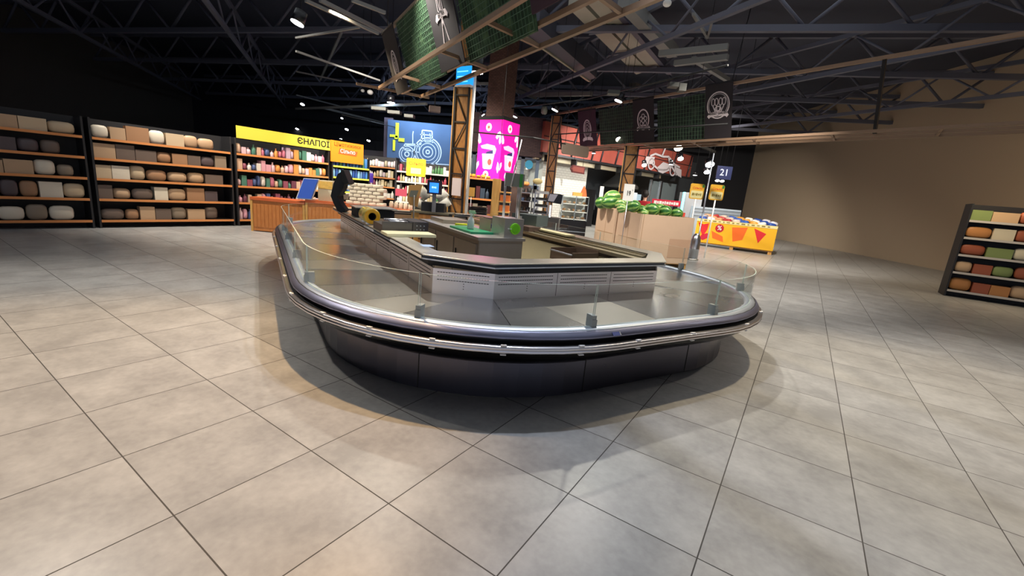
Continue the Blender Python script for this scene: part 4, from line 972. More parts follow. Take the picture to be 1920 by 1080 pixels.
# cartons and blue panel
P, Q = at(597, 360, YC+.1), at(625, 360, YC+.1)
t = thing('carton_stack', 'tall cream carton with a kraft side standing right of the blue panel', 'carton', (P.x, YC+.1, zc))
MB().fbox((P.x, YC+.08, zc), X1*(Q.x-P.x), Vector((0, .3, 0)), Z*.44).build('carton', mat('cream_carton', 'd8cdb0', .7), t)
MB().fbox((P.x+.01, YC+.074, zc+.26), X1*(Q.x-P.x-.02), Vector((0, .004, 0)), Z*.16).build('printed_panel', mat('ochre_print', 'dcb45c', .6, noise=.3, nscale=20), t)
MB().fbox((Q.x+.004, YC+.08, zc), X1*.07, Vector((0, .25, 0)), Z*.44).build('kraft_side', M_card, t)
P = at(573, 356, YC-.08)
t = thing('blue_panel_box', 'slanted royal blue panel with a white edge on the wooden crate stand', 'display box', (P.x, YC, zc))
q = [(at(x, y, YC-.02).x, at(x, y, YC-.02).z) for x, y in ((558, 371), (584, 373), (597, 337), (571, 335))]
MB().prism(q, (0, YC-.02, 0), X1, Z, .03).build('blue_face', mat('royal_blue', '3a62cc', .45), t)
q = [(at(x, y, YC+.02).x, at(x, y, YC+.02).z) for x, y in ((556, 373), (586, 375), (600, 336), (571, 334))]
MB().prism(q, (0, YC+.02, 0), X1, Z, .038).build('white_edge', M_white, t)
MB().fbox((q[0][0], YC-.0, zc-.0), X1*(q[1][0]-q[0][0]), Vector((0, .25, 0)), Z*max(.02, q[0][1]-zc+.02)).build('foot', M_white, t)
# kettle-black jars and small goods on the right crate
for i in range(5):
    p = at(733+i*9, 372, YC+.15); tag(MB().lathe([(0, 0), (.045, 0), (.048, .01), (.048, .11), (.036, .13), (.036, .15), (0, .15)], 14, (p.x, YC+.2, zc-.029)).build('glass_jar', mat('jar_cream', 'cfc6b4', .3)), 'cream jar, %s from the left, on the crate stand right of the flour bags' % ORD[i], 'jar', 'jars on the right crate stand')

# ------------------------------------------------------------------ service cabinet with customer scale, card holder
YK = 7.3
P, Q = at(770, 430, YK), at(843, 430, YK); O = Vector((P.x, YK, 0)); wd = Q.x-P.x
t = thing('service_cabinet', 'light oak cabinet with dark-edged drawers behind the steel cabinet', 'cabinet', O)
MB().fbox(O, X1*wd, Vector((0, .42, 0)), Z*.90).build('body', M_wood2, t)
MB().fbox(O-Vector((.02, .02, 0))+Z*.90, X1*(wd+.04), Vector((0, .46, 0)), Z*.03).build('worktop', mat('worktop_dark_edge', '6d6654', .4), t, smooth_bevel=.004)
for k in range(4):
    d_ = MB().fbox(O-Vector((0, .012, 0))+X1*.13+Z*(.06+.21*k), X1*(wd-.15), Vector((0, .012, 0)), Z*.195).build('drawer', M_wood, t)
    MB().fbox(O-Vector((0, .013, 0))+X1*.13+Z*(.255+.21*k), X1*(wd-.15), Vector((0, .012, 0)), Z*.013).build('drawer_gap', M_black, d_)
MB().fbox(O+X1*(wd-.02)-Vector((0, .03, 0))+Z*.55, X1*.05, Vector((0, .05, 0)), Z*.38).build('handle_box', M_black, t)
zs = .931
P = at(811, 398, YK+.15)
t = thing('customer_scale', 'black scale base with a grey column and a small glowing blue screen', 'scale', (P.x, YK+.2, zs))
x0 = at(790, 390, YK+.1).x; x1 = at(833, 390, YK+.1).x
MB().fbox((x0, YK+.08, zs), X1*(x1-x0), Vector((0, .3, 0)), Z*.15).build('base', mat('charcoal_plastic', '26262c', .5), t, smooth_bevel=.01)
xc = at(814, 375, YK+.05).x
MB().fbox((xc-.03, YK+.03, zs), X1*.06, Vector((0, .04, 0)), Z*.36).build('column', mat('grey_column', '8c8c94', .45), t)
za, zb2 = at(815, 362, YK).z, at(815, 341, YK).z
sc = MB().fbox((xc-.115, YK, za-.02), X1*.24, Vector((0, .04, 0)), Z*(zb2-za+.045)).build('display', mat('display_housing', '221c2c', .4), t, smooth_bevel=.006)
MB().fbox((xc-.075, YK-.004, za+.005), X1*.15, Vector((0, .004, 0)), Z*(zb2-za-.02)).build('screen', mat('screen_blue', '2a78f0', .3, emit=1.6), sc)
marks(sc, Vector((xc, YK-.005, (za+zb2)/2)), X1, [.02, .02, .015], .03, .008, mat('screen_light', '9cd0ff', .3, emit=2))
# paper rolls either side of the column
M_roll = mat('towel_paper', 'ddd8cc', .85)
for k, (a, b_, lab) in enumerate((((789, 356), (801, 372), 'long white paper roll leaning left of the blue screen'), ((781, 378), (800, 388), 'white paper roll lying left of the scale base'), ((836, 360), (822, 374), 'long white paper roll leaning right of the blue screen'), ((842, 376), (822, 387), 'white paper roll lying right of the scale column'))):
    P, Q = at(*a, YK+.3), at(*b_, YK+.3)
    b = MB(); b.cyl(P, Q, .08, n=18); o = b.build('paper_roll', M_roll); tag(o, lab, 'paper roll')
    tag_ = None
P = at(778, 360, 6.6)
t = thing('card_holder', 'orange card holder with a grey window on a thin pole above the wrapping table', 'sign holder', P)
q = [(at(x, y, 6.6).x, at(x, y, 6.6).z) for x, y in ((767, 347), (792, 346), (786, 372), (783, 388), (768, 384), (764, 374))]
MB().prism(q, (0, 6.6, 0), X1, Z, .015).build('card', mat('amber_card', 'e4ac62', .5), t)
q = [(at(x, y, 6.58).x, at(x, y, 6.58).z) for x, y in ((770, 357), (785, 357), (780, 370), (767, 369))]
MB().prism(q, (0, 6.58, 0), X1, Z, .006).build('grey_window', mat('window_grey', '8a8a7a', .5), t)
p1 = at(777, 366, 6.575); MB().cyl((p1.x, 6.575, p1.z), (p1.x-.005, 6.575, .0), .012, n=8).build('pole', mat('pole_grey', '5e5a54', .4, .5), t)

# ------------------------------------------------------------------ lattice-clad timber columns
def column(px, py, Y, wd, z1, lab, lean=0, white=False, TU=Vector((.966, -.259, 0)), TV=Vector((.259, .966, 0))):
    p = at(px, py, Y); O = Vector((p.x, Y, 0)); t = thing('timber_column', lab, 'column', O, None)
    c = O-TU*0
    MB().fbox(c-TU*wd/2+TV*.03, TU*wd, TV*(wd-.06), Z*z1).build('timber_core', wood('column_timber', 'a8763a', '7a4f26', (3, 3, .4)), t)
    for s_ in (-1, 1): MB().fbox(c+TU*(s_*wd/2-.02)-TV*.01, TU*.04, TV*.04, Z*z1).build('corner_angle', M_dark, t)
    MB().fbox(c-TU*(wd/2+.045)+TV*.0, TU*.03, TV*.03, Z*z1).build('edge_strip', M_wood2, t)
    b = MB(); z = 0.; seg = .55; k = 0
    while z < z1-.3:
        ze = min(z+seg, z1); x0, x1_ = (-1, 1) if k % 2 == 0 else (1, -1)
        b.cyl(c+TU*x0*wd*.42+Z*z, c+TU*x1_*wd*.42+Z*ze, .013, n=5); b.fbox(c-TU*wd/2+Z*(ze-.02)-TV*.005, TU*wd, TV*.01, Z*.03); z = ze; k += 1
    b.build('lattice_brace', M_dark, t)
    return t, c
t, c = column(853, 400, 10.0, .32, 3.45, 'wooden column with black lattice bracing and a blue screen on top')
MB().cyl(c+X1*.27-TV*.03, c+X1*.27-TV*.03+Z*4.4, .035, n=10).build('white_pipe', M_white, t)
zb_, zt_ = 3.50, 3.86
d_ = MB().fbox(c-TU*.18+Z*zb_-TV*.02, TU*.40, TV*.12, Z*(zt_-zb_)).build('screen', mat('screen_cyan', '1f9af0', .3, emit=1.1), t)
for k in range(3): MB().fbox(c-TU*.15+Z*(zb_+.05+.1*k)-TV*.024, TU*.30, TV*.003, Z*.02).build('screen_line', mat('screen_line', '7cd8ff', .3, emit=1.4), d_)
MB().fbox(c-TU*.2+Z*3.46-TV*.03, TU*.42, TV*.14, Z*.035).build('screen_bracket', M_white, t)
MB().fbox(c-TU*.14+Z*zt_, TU*.22, TV*.2, Z*1.2).build('upper_column', wood('column_timber', 'a8763a', '7a4f26', (3, 3, .4)), t)
zp = at(852, 350, 9.9)
tag(MB().prism([(-.13, -.19), (.13, -.19), (.13, .19), (-.13, .19)], Vector((zp.x+.05, 9.88, zp.z)), TU, Z, .006).build('notice_sheet', mat('notice_paper', 'b9b2bc', .7)), 'white paper notice fixed to the wooden lattice column', 'notice')
column(1029, 360, 16.4, .28, 4.1, 'brown lattice column in front of the white tiled wall')
column(1172, 372, 13.6, .36, 3.0, 'brown lattice column behind the white price board and watermelons')

# brick pillar with the pink light box
s_ = .92; PB = at(938, 300, 14.0); cB = Vector((PB.x, 14.0, 0))
M_brick = bricks('brown_brick', '6a4a40', '54382f', '2a1c18', 4.2, .5, .2)
t = tag(MB().fbox(cB-TU*.78+TV*.12+Z*3.565, TU*.62, TV*.62, Z*3.48).build('brick_pillar', M_brick), 'brown brick pillar rising above the pink light box', 'pillar'); struct(t); t.name = 'wall_pillar'
for k in ('label', 'category'): del t[k]
M_pink = mat('pink_light', 'f4109c', .5, emit=.85)
t = thing('light_box', 'tall glowing pink light box with ice cream cups and rings around the brick pillar', 'light box', cB)
z0, z1 = 1.66, 3.46
MB().fbox(cB-TU*s_+Z*z0, TU*s_, TV*s_, Z*(z1-z0)).build('box', M_pink, t)
MB().fbox(cB-TU*(s_-.1)+TV*.05+Z*0, TU*(s_-.2), TV*(s_-.1), Z*(z0)).build('core', M_dark, t)
MB().fbox(cB-TU*(s_+.02)-TV*.02+Z*z1, TU*(s_+.04), TV*(s_+.04), Z*.10).build('cap', M_black, t)
Mw = mat('light_white', 'fbe6f0', .5, emit=1.0); Mc = mat('light_lilac', 'c8b8ee', .5, emit=.9); Mr = mat('light_red', 'e8504a', .5, emit=.8); Mn = mat('print_navy', '3a2a6a', .5, emit=.3); Mo = mat('print_coral', 'ffc8c0', .5, emit=.95)
def art(O, r, w_):
    def E(cx, cy, rx, ry, n=20): return [(cx+rx*math.cos(2*PI*i/n), cy+ry*math.sin(2*PI*i/n)) for i in range(n)]
    def P_(pts, m, dz, nm='print'): MB().prism(pts, O+r.cross(Z)*dz, r, Z, .003).build(nm, m, t)
    for cy in (1.58, .14): P_(E(w_*.42, cy, w_*.12, .12), Mw, .001, 'ring_print'); P_(E(w_*.42, cy, w_*.08, .08), Mo, .004, 'ring_print'); P_(E(w_*.42, cy, w_*.045, .045), Mr, .007, 'ring_print')
    P_([(.04*w_, 1.36), (.12*w_, 1.22), (.13*w_, 1.12), (.04*w_, 1.08), (0, 1.15), (0, 1.4)], Mw, .001)
    P_([(.80*w_, 1.40), (.90*w_, 1.46), (.95*w_, 1.40), (.97*w_, 1.12), (.92*w_, 1.07), (.88*w_, 1.16), (.90*w_, 1.32), (.80*w_, 1.22), (.74*w_, 1.28)], Mw, .001)
    P_([(.90*w_, .55), (.95*w_, .48), (.98*w_, .33), (.92*w_, .20), (.86*w_, .35)], Mw, .001); P_([(0, .5), (.08*w_, .55), (.10*w_, .44), (0, .28)], Mw, .001)
    P_([(.12*w_, 1.02), (.40*w_, 1.08), (.72*w_, 1.03), (.80*w_, .92), (.76*w_, .78), (.66*w_, .80), (.60*w_, .90), (.18*w_, .94)], Mc, .001, 'spoon_print')
    P_([(.30*w_, .72), (.68*w_, .72), (.66*w_, .90), (.58*w_, .88), (.40*w_, .84)], Mn, .004, 'cup_print')
    P_([(.22*w_, .74), (.74*w_, .74), (.66*w_, .34), (.60*w_, .31), (.34*w_, .31), (.28*w_, .34)], Mc, .006, 'cup_print')
    P_([(.22*w_, .78), (.74*w_, .78), (.74*w_, .73), (.22*w_, .73)], Mw, .009, 'cup_print'); P_([(.40*w_, .68), (.70*w_, .68), (.66*w_, .40), (.42*w_, .40)], Mw, .009, 'cup_print')
    P_(E(.56*w_, .53, .09*w_, .10), Mr, .012, 'cup_print')
art(cB-TU*s_+Z*z0, TU, s_); art(cB+Z*z0, TV, s_)

# ------------------------------------------------------------------ centre: dark gondola, oak panel, pan racks, pos screen
P, Q = at(868, 380, 11.2), at(924, 380, 11.2)
Pt = at(878, 400, 10.3)
t, O, r, bk = shelf_unit('dark gondola with an orange edged top shelf under the pink light box', (P.x, 11.2, 0), (1, 0, 0), Q.x-P.x, .5, [.35, .75, 1.12, 1.62], 1.62, rail=M_rail1)
stock(O, r, bk, Q.x-P.x, 1.62, ['e8a030', 'f0b848', 'd8882c'], ['bag'], (.10, .14), (.07, .10), 'top of the dark gondola', 'yellow bags on the dark gondola')
stock(O, r, bk, Q.x-P.x, 1.12, ['2c3a34', '5a2e34', '8a7a58', '3c4a5c'], ['box', 'bottle'], (.09, .13), (.22, .34), 'the middle shelf of the dark gondola', 'dark packs on the gondola')
stock(O, r, bk, Q.x-P.x, .75, ['5a3436', '8a8478', '48423e'], ['box'], (.09, .13), (.18, .24), 'the lower shelf of the dark gondola', 'dull packs on the gondola')
for k in range(9):
    o = MB().fbox((Pt.x, 10.3, .55+k*.045), X1*.42, Vector((0, .35, 0)), Z*.03).build('black_tray', M_blackgl, smooth_bevel=.006); tag(o, 'black plastic tray, %s from the bottom of the stack behind the spray bottle' % ORD[k], 'tray', 'stacked black trays')
tag(MB().fbox((Pt.x-.02, 10.28, 0), X1*.46, Vector((0, .4, 0)), Z*.549).build('tray_stand', M_dark), 'dark stand under the stack of black trays', 'stand')
P2 = at(884, 360, 10.4); t, n_ = sign_board('promotion_card', 'small amber card on a stalk in front of the dark gondola', 'card', P2, (1, 0, 0), .15, .21, mat('amber_pale', 'efb85c', .5), .01, pole=.006)
YO = 10.4
t = thing('oak_panel', 'tall light oak end panel left of the green dial machine', 'panel', at(930, 370, YO))
P, Q = at(923, 350, YO), at(936, 350, YO); zt1 = at(930, 335, YO).z
MB().fbox((P.x, YO, .0), X1*(Q.x-P.x+.02), Vector((0, .5, 0)), Z*zt1).build('panel', M_wood2, t)
Q2 = at(958, 350, YO)
MB().fbox((Q.x+.02, YO+.02, 0), X1*(Q2.x-Q.x), Vector((0, .45, 0)), Z*.62).build('base', M_dark, t)
for z in (.62, .86, 1.1, 1.32): MB().fbox((Q.x+.02, YO+.02, z), X1*(Q2.x-Q.x), Vector((0, .45, 0)), Z*.03).build('shelf', M_wood2, t)
for i, z in enumerate((.651, .891, 1.131)):
    for j in range(2): tag(MB().fbox((Q.x+.04+.13*j, YO+.05, z), X1*.11, Vector((0, .2, 0)), Z*.14).build('orange_pack', mat('pack_orange', 'dd7a38', .5)), 'orange pack, %s on the %s shelf beside the tall oak panel' % (('left', 'right')[j], ('lowest', 'middle', 'upper')[i]), 'package', 'orange packs beside the oak panel')
for i in range(6):
    p = at(964+i*5, 338, 12); tag(MB().ell((p.x, 12.2, 1.60), (.07, .07, .06), 12, 8).build('bread_loaf', mat('bread_crust', 'd08a4c', .7)), 'round bread loaf, %s from the left right of the pink light box' % ORD[i], 'bread', 'bread loaves on the rack')
tag(MB().fbox((at(960, 340, 12).x, 12.05, 0), X1*.52, Vector((0, .35, 0)), Z*1.54).build('bread_rack', mat('rack_brown', '4a3630', .6)), 'dark brown rack under the bread loaves', 'rack')
def wire_rack(px0, px1, Y, z1, lv, lab):
    P, Q = at(px0, 370, Y), at(px1, 370, Y); wd = Q.x-P.x; O = Vector((P.x, Y, 0))
    t = thing('wire_rack', lab, 'rack', O)
    for sx in (0, wd-.02):
        for sy in (0, .4): MB().fbox(O+X1*sx+Vector((0, sy, 0)), X1*.02, Vector((0, .02, 0)), Z*z1).build('post', M_chrome, t)
    for z in lv:
        MB().fbox(O+Z*z, X1*wd, Vector((0, .42, 0)), Z*.015).build('shelf', M_chrome, t)
    return O, wd, t
O, wd, t = wire_rack(972, 1010, 11.6, 1.55, [.3, .6, .88, 1.14, 1.36], 'chrome rack of metal pans behind the green dial machine')
mats_ = [M_steel, M_black, M_black, M_blackgl, mat('pan_grey', '8a8c92', .35, .6), mat('cloth_white', 'dcdcdc', .8), mat('pan_blue', '3a4a68', .5)]
for z in (.3, .6, .88, 1.14, 1.36):
    for i in range(3):
        r_ = .07; o = MB().lathe([(0, 0), (r_*.8, 0), (r_, .08+.04*random.random()), (r_*.95, .085), (r_*.7, .02)], 14, (O.x+.1+i*.17, O.y+.18, O.z+z+.016)).build('cooking_pan', random.choice(mats_)); tag(o, 'round metal pan, %s on the %s shelf of the chrome rack' % (('left', 'middle', 'right')[i], {.3: 'lowest', .6: 'second', .88: 'middle', 1.14: 'fourth', 1.36: 'top'}[z]), 'pan', 'pans on the chrome rack')
O, wd, t = wire_rack(1003, 1030, 10.6, 1.42, [.25, .42, .58, .74, .90, 1.06, 1.22, 1.38], 'tall trolley of trays left of the dark till screen')
for z in (.42, .58, .74, .90, 1.06, 1.22, 1.38):
    o = MB().fbox((O.x+.02, O.y+.03, z+.016), X1*(wd-.04), Vector((0, .36, 0)), Z*.05).build('baking_tray', random.choice([M_steel, M_black, M_rim])); tag(o, 'flat metal tray, %s from the top of the tall trolley' % ORD[int(round((1.38-z)/.16))], 'tray', 'trays on the trolley')
tag(MB().lathe([(0, 0), (.11, 0), (.12, .01), (.11, .02), (0, .02)], 24, at(1008, 340, 11), Matrix(((1, 0, 0), (0, 0, 1), (0, .62, 0)))).build('oval_sign', mat('oval_ochre', '9a8a5c', .5)), 'small oval ochre sign left of the brown lattice column', 'sign')
ov = bpy.data.objects['oval_sign']; pO = at(1008, 340, 11); MB().cyl((pO.x-.09, 11.03, pO.z), (pO.x-.09, 11.03, 0), .01, n=6).build('pole', M_dark, ov)
P = at(1033, 380, 9.0)
t = thing('till_screen', 'black till monitor tilted on a stand with a pale grey screen', 'monitor', P)
q = [(at(x, y, 9).x, at(x, y, 9).z) for x, y in ((1024, 378), (1040, 381), (1050, 364), (1030, 362))]
MB().prism(q, (0, 9, 0), X1, Z, .03).build('housing', M_blackgl, t)
q = [(at(x, y, 8.968).x, at(x, y, 8.968).z) for x, y in ((1027, 376.5), (1038, 378.5), (1046, 365), (1031, 363.5))]
MB().prism(q, (0, 8.968, 0), X1, Z, .004).build('screen', mat('screen_grey', '9a96a0', .2), t)
MB().prism([(at(x, y, 9.05).x, at(x, y, 9.05).z) for x, y in ((1040, 381), (1050, 364), (1055, 366), (1052, 383))], (0, 9.05, 0), X1, Z, .04).build('back_cover', M_blackgl, t)
MB().cyl((P.x, 9.06, 0), (P.x, 9.03, P.z-.05), .03, n=10).build('stand', M_rim, t)
MB().fbox((P.x-.1, 9.0, 0), X1*.3, Vector((0, .4, 0)), Z*.93).build('pedestal', mat('pedestal_dark', '3a3634', .5), t)

# ------------------------------------------------------------------ bakery case, white tiled wall, orange canopy, kitchen
P, Q = at(1053, 390, 12.4), at(1103, 390, 12.4); O = Vector((P.x, 12.4, 0)); wd = Q.x-P.x
t = thing('bakery_case', 'glass bakery case with white shelves on a black base', 'display case', O)
MB().fbox(O, X1*wd, Vector((0, .7, 0)), Z*.72).build('base', M_blackgl, t)
MB().fbox(O-Vector((0, .01, 0))+Z*.40, X1*wd, Vector((0, .01, 0)), Z*.02).build('kick_rail', M_rim, t)
for z in (.74, .95, 1.16, 1.38): MB().fbox(O+Z*z, X1*wd, Vector((0, .6, 0)), Z*.02).build('shelf', M_white, t)
MB().fbox(O+Vector((0, .66, .72)), X1*wd, Vector((0, .03, 0)), Z*.68).build('back', mat('case_back', 'd8e0dc', .5), t)
for s_ in (0, wd*.5, wd-.02): MB().fbox(O+X1*s_+Z*.72, X1*.02, Vector((0, .02, 0)), Z*.68).build('frame_post', M_rim, t)
MB().fbox(O-Vector((0, .006, 0))+Z*.72, X1*wd, Vector((0, .005, 0)), Z*.66).build('front_glass', M_glass, t)
for zi, z in enumerate((.76, .97, 1.18)):
    for i in range(5): tag(MB().ell((O.x+.09+i*.14, 12.62, z+.035), (.055, .06, .035), 10, 8).build('pastry', mat('pastry_%d' % (i % 2), ('c89a6c', 'dfd0c0')[i % 2], .7)), 'pastry, %s from the left on the %s shelf of the bakery case' % (ORD[i], ('lower', 'middle', 'upper')[zi]), 'pastry', 'pastries, shelf %d' % zi)
tag(MB().fbox((O.x+.30, 12.6, 1.401), X1*.26, Vector((0, .2, 0)), Z*.10).build('snack_box', mat('amber_box', 'd8a050', .6)), 'amber box on top of the bakery case', 'box')
tag(MB().prism([(-.10, 0), (.10, 0), (.06, .18), (.0, .30), (-.05, .18)], (O.x+.60, 12.75, 1.401), X1, Z, .10).build('orange_bag', mat('orange_bag', 'e8703c', .5)), 'upright orange bag on top of the bakery case', 'bag')
# shop fronts: canopy line
F0, F1 = at(1016, 292, 17.4), at(1292, 337, 24.6); F0.z = F1.z = 0; fd = (F1-F0).normalized(); fo = Vector((-fd.y, fd.x, 0)); FL = (F1-F0).length
M_tile = bricks('white_metro_tile', 'd2d0c8', 'c8c8c2', 'aaa8a0', 2.2, .5, .22, .02, .3)
def fpx(px):   # distance along the front at a pixel column
    best = min(range(0, 400), key=lambda i: abs((lambda v: 960+FPX*(v.dot(R2)/v.dot(F_)))(F0+fd*(FL*i/300)+Z*2.5-CAM)-px)); return FL*best/300
a0, a1 = 0, fpx(1128)
struct(MB().fbox(F0+fo*.9-fd*.3, fd*(a1+.3), fo*.2, Z*4.2).build('wall_tiled', M_tile))
wl = struct(MB().fbox(F0+fo*2.6+fd*a1, fd*(FL*2.2-a1), fo*.2, Z*4.2).build('wall_kitchen', mat('kitchen_wall', '4c5156', .5)))
struct(MB().fbox(F0+fd*a1+fo*.9, fd*.1, fo*1.8, Z*4.2).build('wall_return', mat('return_white', 'c9c6be', .5)))
M_can = mat('canopy_orange', '803a30', .6, noise=.35, nscale=1.6)
t = thing('canopy', 'long weathered orange-red canopy fascia over the bakery and kitchen', 'canopy', F0+Z*2.9)
MB().fbox(F0+Z*2.92, fd*FL, fo*.12, Z*1.12).build('fascia', M_can, t)
MB().fbox(F0+Z*2.84-fo*.05, fd*(FL+.2), fo*.2, Z*.08).build('lower_rail', M_dark, t)
MB().fbox(F0+Z*4.04-fo*.05, fd*(FL+.2), fo*.2, Z*.06).build('upper_rail', M_dark, t)
MB().fbox(F0+Z*2.66+fo*.35, fd*FL*.8, fo*.2, Z*.16).build('light_trough', mat('trough_cream', 'cfc4a8', .5), t)
for k, px in enumerate((1025, 1068, 1105, 1122, 1150, 1204, 1255, 1283)):
    s_ = fpx(px); MB().cyl(F0+fd*s_-fo*.04+Z*2.9, F0+fd*(s_+.25)-fo*.04+Z*4.04, .035, n=6).build('strut', M_dark, t)
MB().fbox(F0+Z*3.5-fo*.03, fd*FL, fo*.03, Z*.025).build('cable', M_dark, t)
for k in range(7): MB().fbox(F0+fd*(.4+k*FL/7.2)-fo*.02+Z*2.6, fd*.06, fo*.3, Z*.3).build('bracket', M_black, t)
# white scooter picture on the canopy
s0 = fpx(1238); c_ = F0+fd*s0-fo*.06+Z*3.22; fu = Z; b = MB(); n0 = fd.cross(Z)
for x, y, r_ in ((-1.1, .0, .28), (.9, -.1, .30)): b.ring(c_, fd, Z, x, y, r_, r_, .07, .02, 20)
for pts in ([(-1.3, .35), (-.9, .5), (-.2, .45), (.3, .5), (.9, .2), (1.5, .1)], [(-1.0, .0), (-.4, -.2), (.3, -.15), (.8, .2)], [(-.3, .45), (-.1, .9), (.2, .95)], [(.3, .5), (.5, .2), (1.3, -.3)]): b.stroke(c_, fd, Z, pts, .09, .02)
b.prism([(-.55, -.1), (-.1, .2), (.45, .15), (.55, -.15), (.0, -.35), (-.4, -.3)], c_, fd, Z, .02); b.prism([(1.0, .1), (1.7, .0), (1.8, -.4), (1.1, -.25)], c_, fd, Z, .02); b.prism([(-1.6, .3), (-.9, .35), (-1.0, -.0), (-1.7, -.05)], c_, fd, Z, .02)
b.build('scooter_picture', mat('picture_grey', 'a8a0a4', .6), t)
# blank grey sign and arrow sign
P = at(1080, 282, 13.5); t, n_ = sign_board('hanging_sign', 'blank grey-brown sign with cut corners in front of the orange canopy', 'sign', P, fd, 1.15, .32, mat('sign_taupe', '74665a', .6), .04, .08, hang=7.05)
P = at(1082, 318, 16.9); t = thing('arrow_sign', 'dark red arrow sign pointing left on the white tiled wall', 'sign', P)
MB().prism([(-.40, 0), (-.28, .15), (.40, .13), (.40, -.14), (-.28, -.13)], P, fd, Z, .03).build('board', mat('arrow_maroon', '5c2a2c', .6), t)
MB().prism([(-.32, 0), (-.24, .10), (.34, .08), (.34, -.09), (-.24, -.08)], P+fd.cross(Z)*.03, fd, Z, .006).build('face', mat('arrow_face', '7c4038', .6), t)
for s_ in (-.2, .3): MB().cyl(P+fd*s_+Z*.14, P+fd*s_+Z*(7.05-P.z), .006, n=5).build('hanging_wire', M_dark, t)
# kitchen contents
t = thing('extractor_hood', 'grey extractor hood in the dark kitchen behind the watermelons', 'extractor hood', F0+fd*fpx(1215)+Z*2)
hc = F0+fd*fpx(1216)+fo*1.6
b = MB(); vs8 = []
for z, hw, hd in ((2.0, .85, .5), (2.12, .85, .5), (2.62, .25, .25), (3.2, .25, .25)):
    vs8.append([b.bm.verts.new(hc+fd*sx*hw+fo*sy*hd+Z*z) for sx, sy in ((-1, -1), (1, -1), (1, 1), (-1, 1))])
for a, c_ in zip(vs8[:-1], vs8[1:]):
    for i in range(4): b.bm.faces.new((a[i], a[(i+1) % 4], c_[(i+1) % 4], c_[i]))
b.bm.faces.new(vs8[0]); b.bm.faces.new(vs8[-1]); b.build('hood', M_steel, t)
MB().fbox(hc-fd*.2-fo*.2+Z*3.2, fd*.4, fo*.4, Z*3.85).build('flue', M_steel2, t)
for k, (pa, pb, z0, z1, m_, lab) in enumerate(((1136, 1152, 1.9, 2.35, mat('board_blue_grey', '8c98a4', .4), 'pale blue-grey board on the kitchen wall left of the third column'), (1153, 1163, 1.95, 2.35, mat('board_pale', 'a8aaa0', .4), 'pale grey board on the kitchen wall beside the blue-grey one'))):
    sA, sB = fpx(pa), fpx(pb); tag(MB().fbox(F0+fd*sA+fo*2.55+Z*z0, fd*(sB-sA), fo*.04, Z*(z1-z0)).build('wall_board', m_), lab, 'board')
for k, (pa, pb, lab) in enumerate(((1136, 1160, 'black oven block in the kitchen behind the upper watermelons'), (1185, 1230, 'dark counter under the extractor hood'))):
    sA, sB = fpx(pa), fpx(pb); o = MB().fbox(F0+fd*sA+fo*1.2, fd*(sB-sA), fo*.8, Z*(1.75 if k == 0 else 1.1)).build('kitchen_unit', M_blackgl); tag(o, lab, 'kitchen unit')
sA, sB = fpx(1200), fpx(1226)
tag(MB().fbox(F0+fd*sA+fo*.6+Z*0, fd*(sB-sA), fo*.3, Z*1.75).build('drinks_display', mat('pale_blue_display', '9ab4c8', .4)), 'pale blue display cabinet beyond the person in red', 'cabinet')
# glazed doors of the kitchen
for k, (pa, pb) in enumerate(((1236, 1254), (1256, 1284))):
    sA, sB = fpx(pa), fpx(pb); t = thing('door_%d' % (k+1), None, None, F0+fd*sA); struct(t)
    MB().fbox(F0+fd*sA+fo*.5+Z*.1, fd*(sB-sA), fo*.04, Z*2.4).build('pane', mat('dim_glass', '5e686c', .25), t)
    for s_ in (sA, sB): MB().fbox(F0+fd*s_+fo*.45, fd*.08, fo*.1, Z*2.55).build('frame', M_dark if k else M_rim, t)
# brown brick block + windows left of the tiled wall
YB = 17.6; xa, xb = at(868, 260, YB).x, at(1020, 260, YB).x; zlo, zhi = 2.72, 4.16
M_bb = bricks('umber_brick', '4e3a38', '3e2e2e', '2c2020', 3.2, .6, .16)
struct(MB().fbox((xa, YB, zlo), X1*(xb-xa), Vector((0, .4, 0)), Z*(zhi-zlo)).build('wall_upper', M_bb))
struct(MB().fbox((xa, YB+.6, 0), X1*(xb-xa+.1), Vector((0, .1, 0)), Z*zlo).build('wall_glazed', mat('glazed_grey', 'a8aca8', .4)))
t = thing('window_1', None, None, (xb, YB, 1.5)); struct(t)
M_wf = mat('window_frame_blue', '4a5a6c', .5)
for x in (at(886, 320, YB).x, at(979, 320, YB).x, at(1007, 320, YB).x): MB().fbox((x-.07, YB+.2, 1.5), X1*.14, Vector((0, .08, 0)), Z*(zlo-1.5)).build('mullion', M_wf, t)
MB().fbox((xa, YB+.2, 1.50), X1*(xb-xa), Vector((0, .08, 0)), Z*.14).build('sill', M_wf, t)
MB().fbox((xa, YB+.2, zlo-.1), X1*(xb-xa), Vector((0, .08, 0)), Z*.08).build('head', M_wf, t)
MB().fbox((xa, YB+.25, 1.55), X1*(xb-xa), Vector((0, .01, 0)), Z*(zlo-1.55)).build('pane', M_glass, t)
MB().fbox((at(962, 300, YB).x, YB+.5, 2.25), X1*.6, Vector((0, .03, 0)), Z*.06).build('light_strip', mat('strip_light', 'f4f0e0', .5, emit=1.5), t)
c_ = at(992, 308, YB); tag(MB().prism([(.15*math.cos(i*PI/10)*(1+.1*(i % 2)), .17*math.sin(i*PI/10)) for i in range(20)], (c_.x, YB+.24, c_.z), X1, Z, .01).build('window_sticker', mat('cyan_sticker', '2fa0c8', .5)), 'cyan round sticker on the window right of the pink light box', 'sticker')
# lower storey closing wall behind the centre
struct(qbox((at(600, 300, 21).x-6, 21), (at(1010, 300, 21).x, 21), .2, 0, 2.6, 'wall_far', mat('far_wall', '3a3438', .8)))

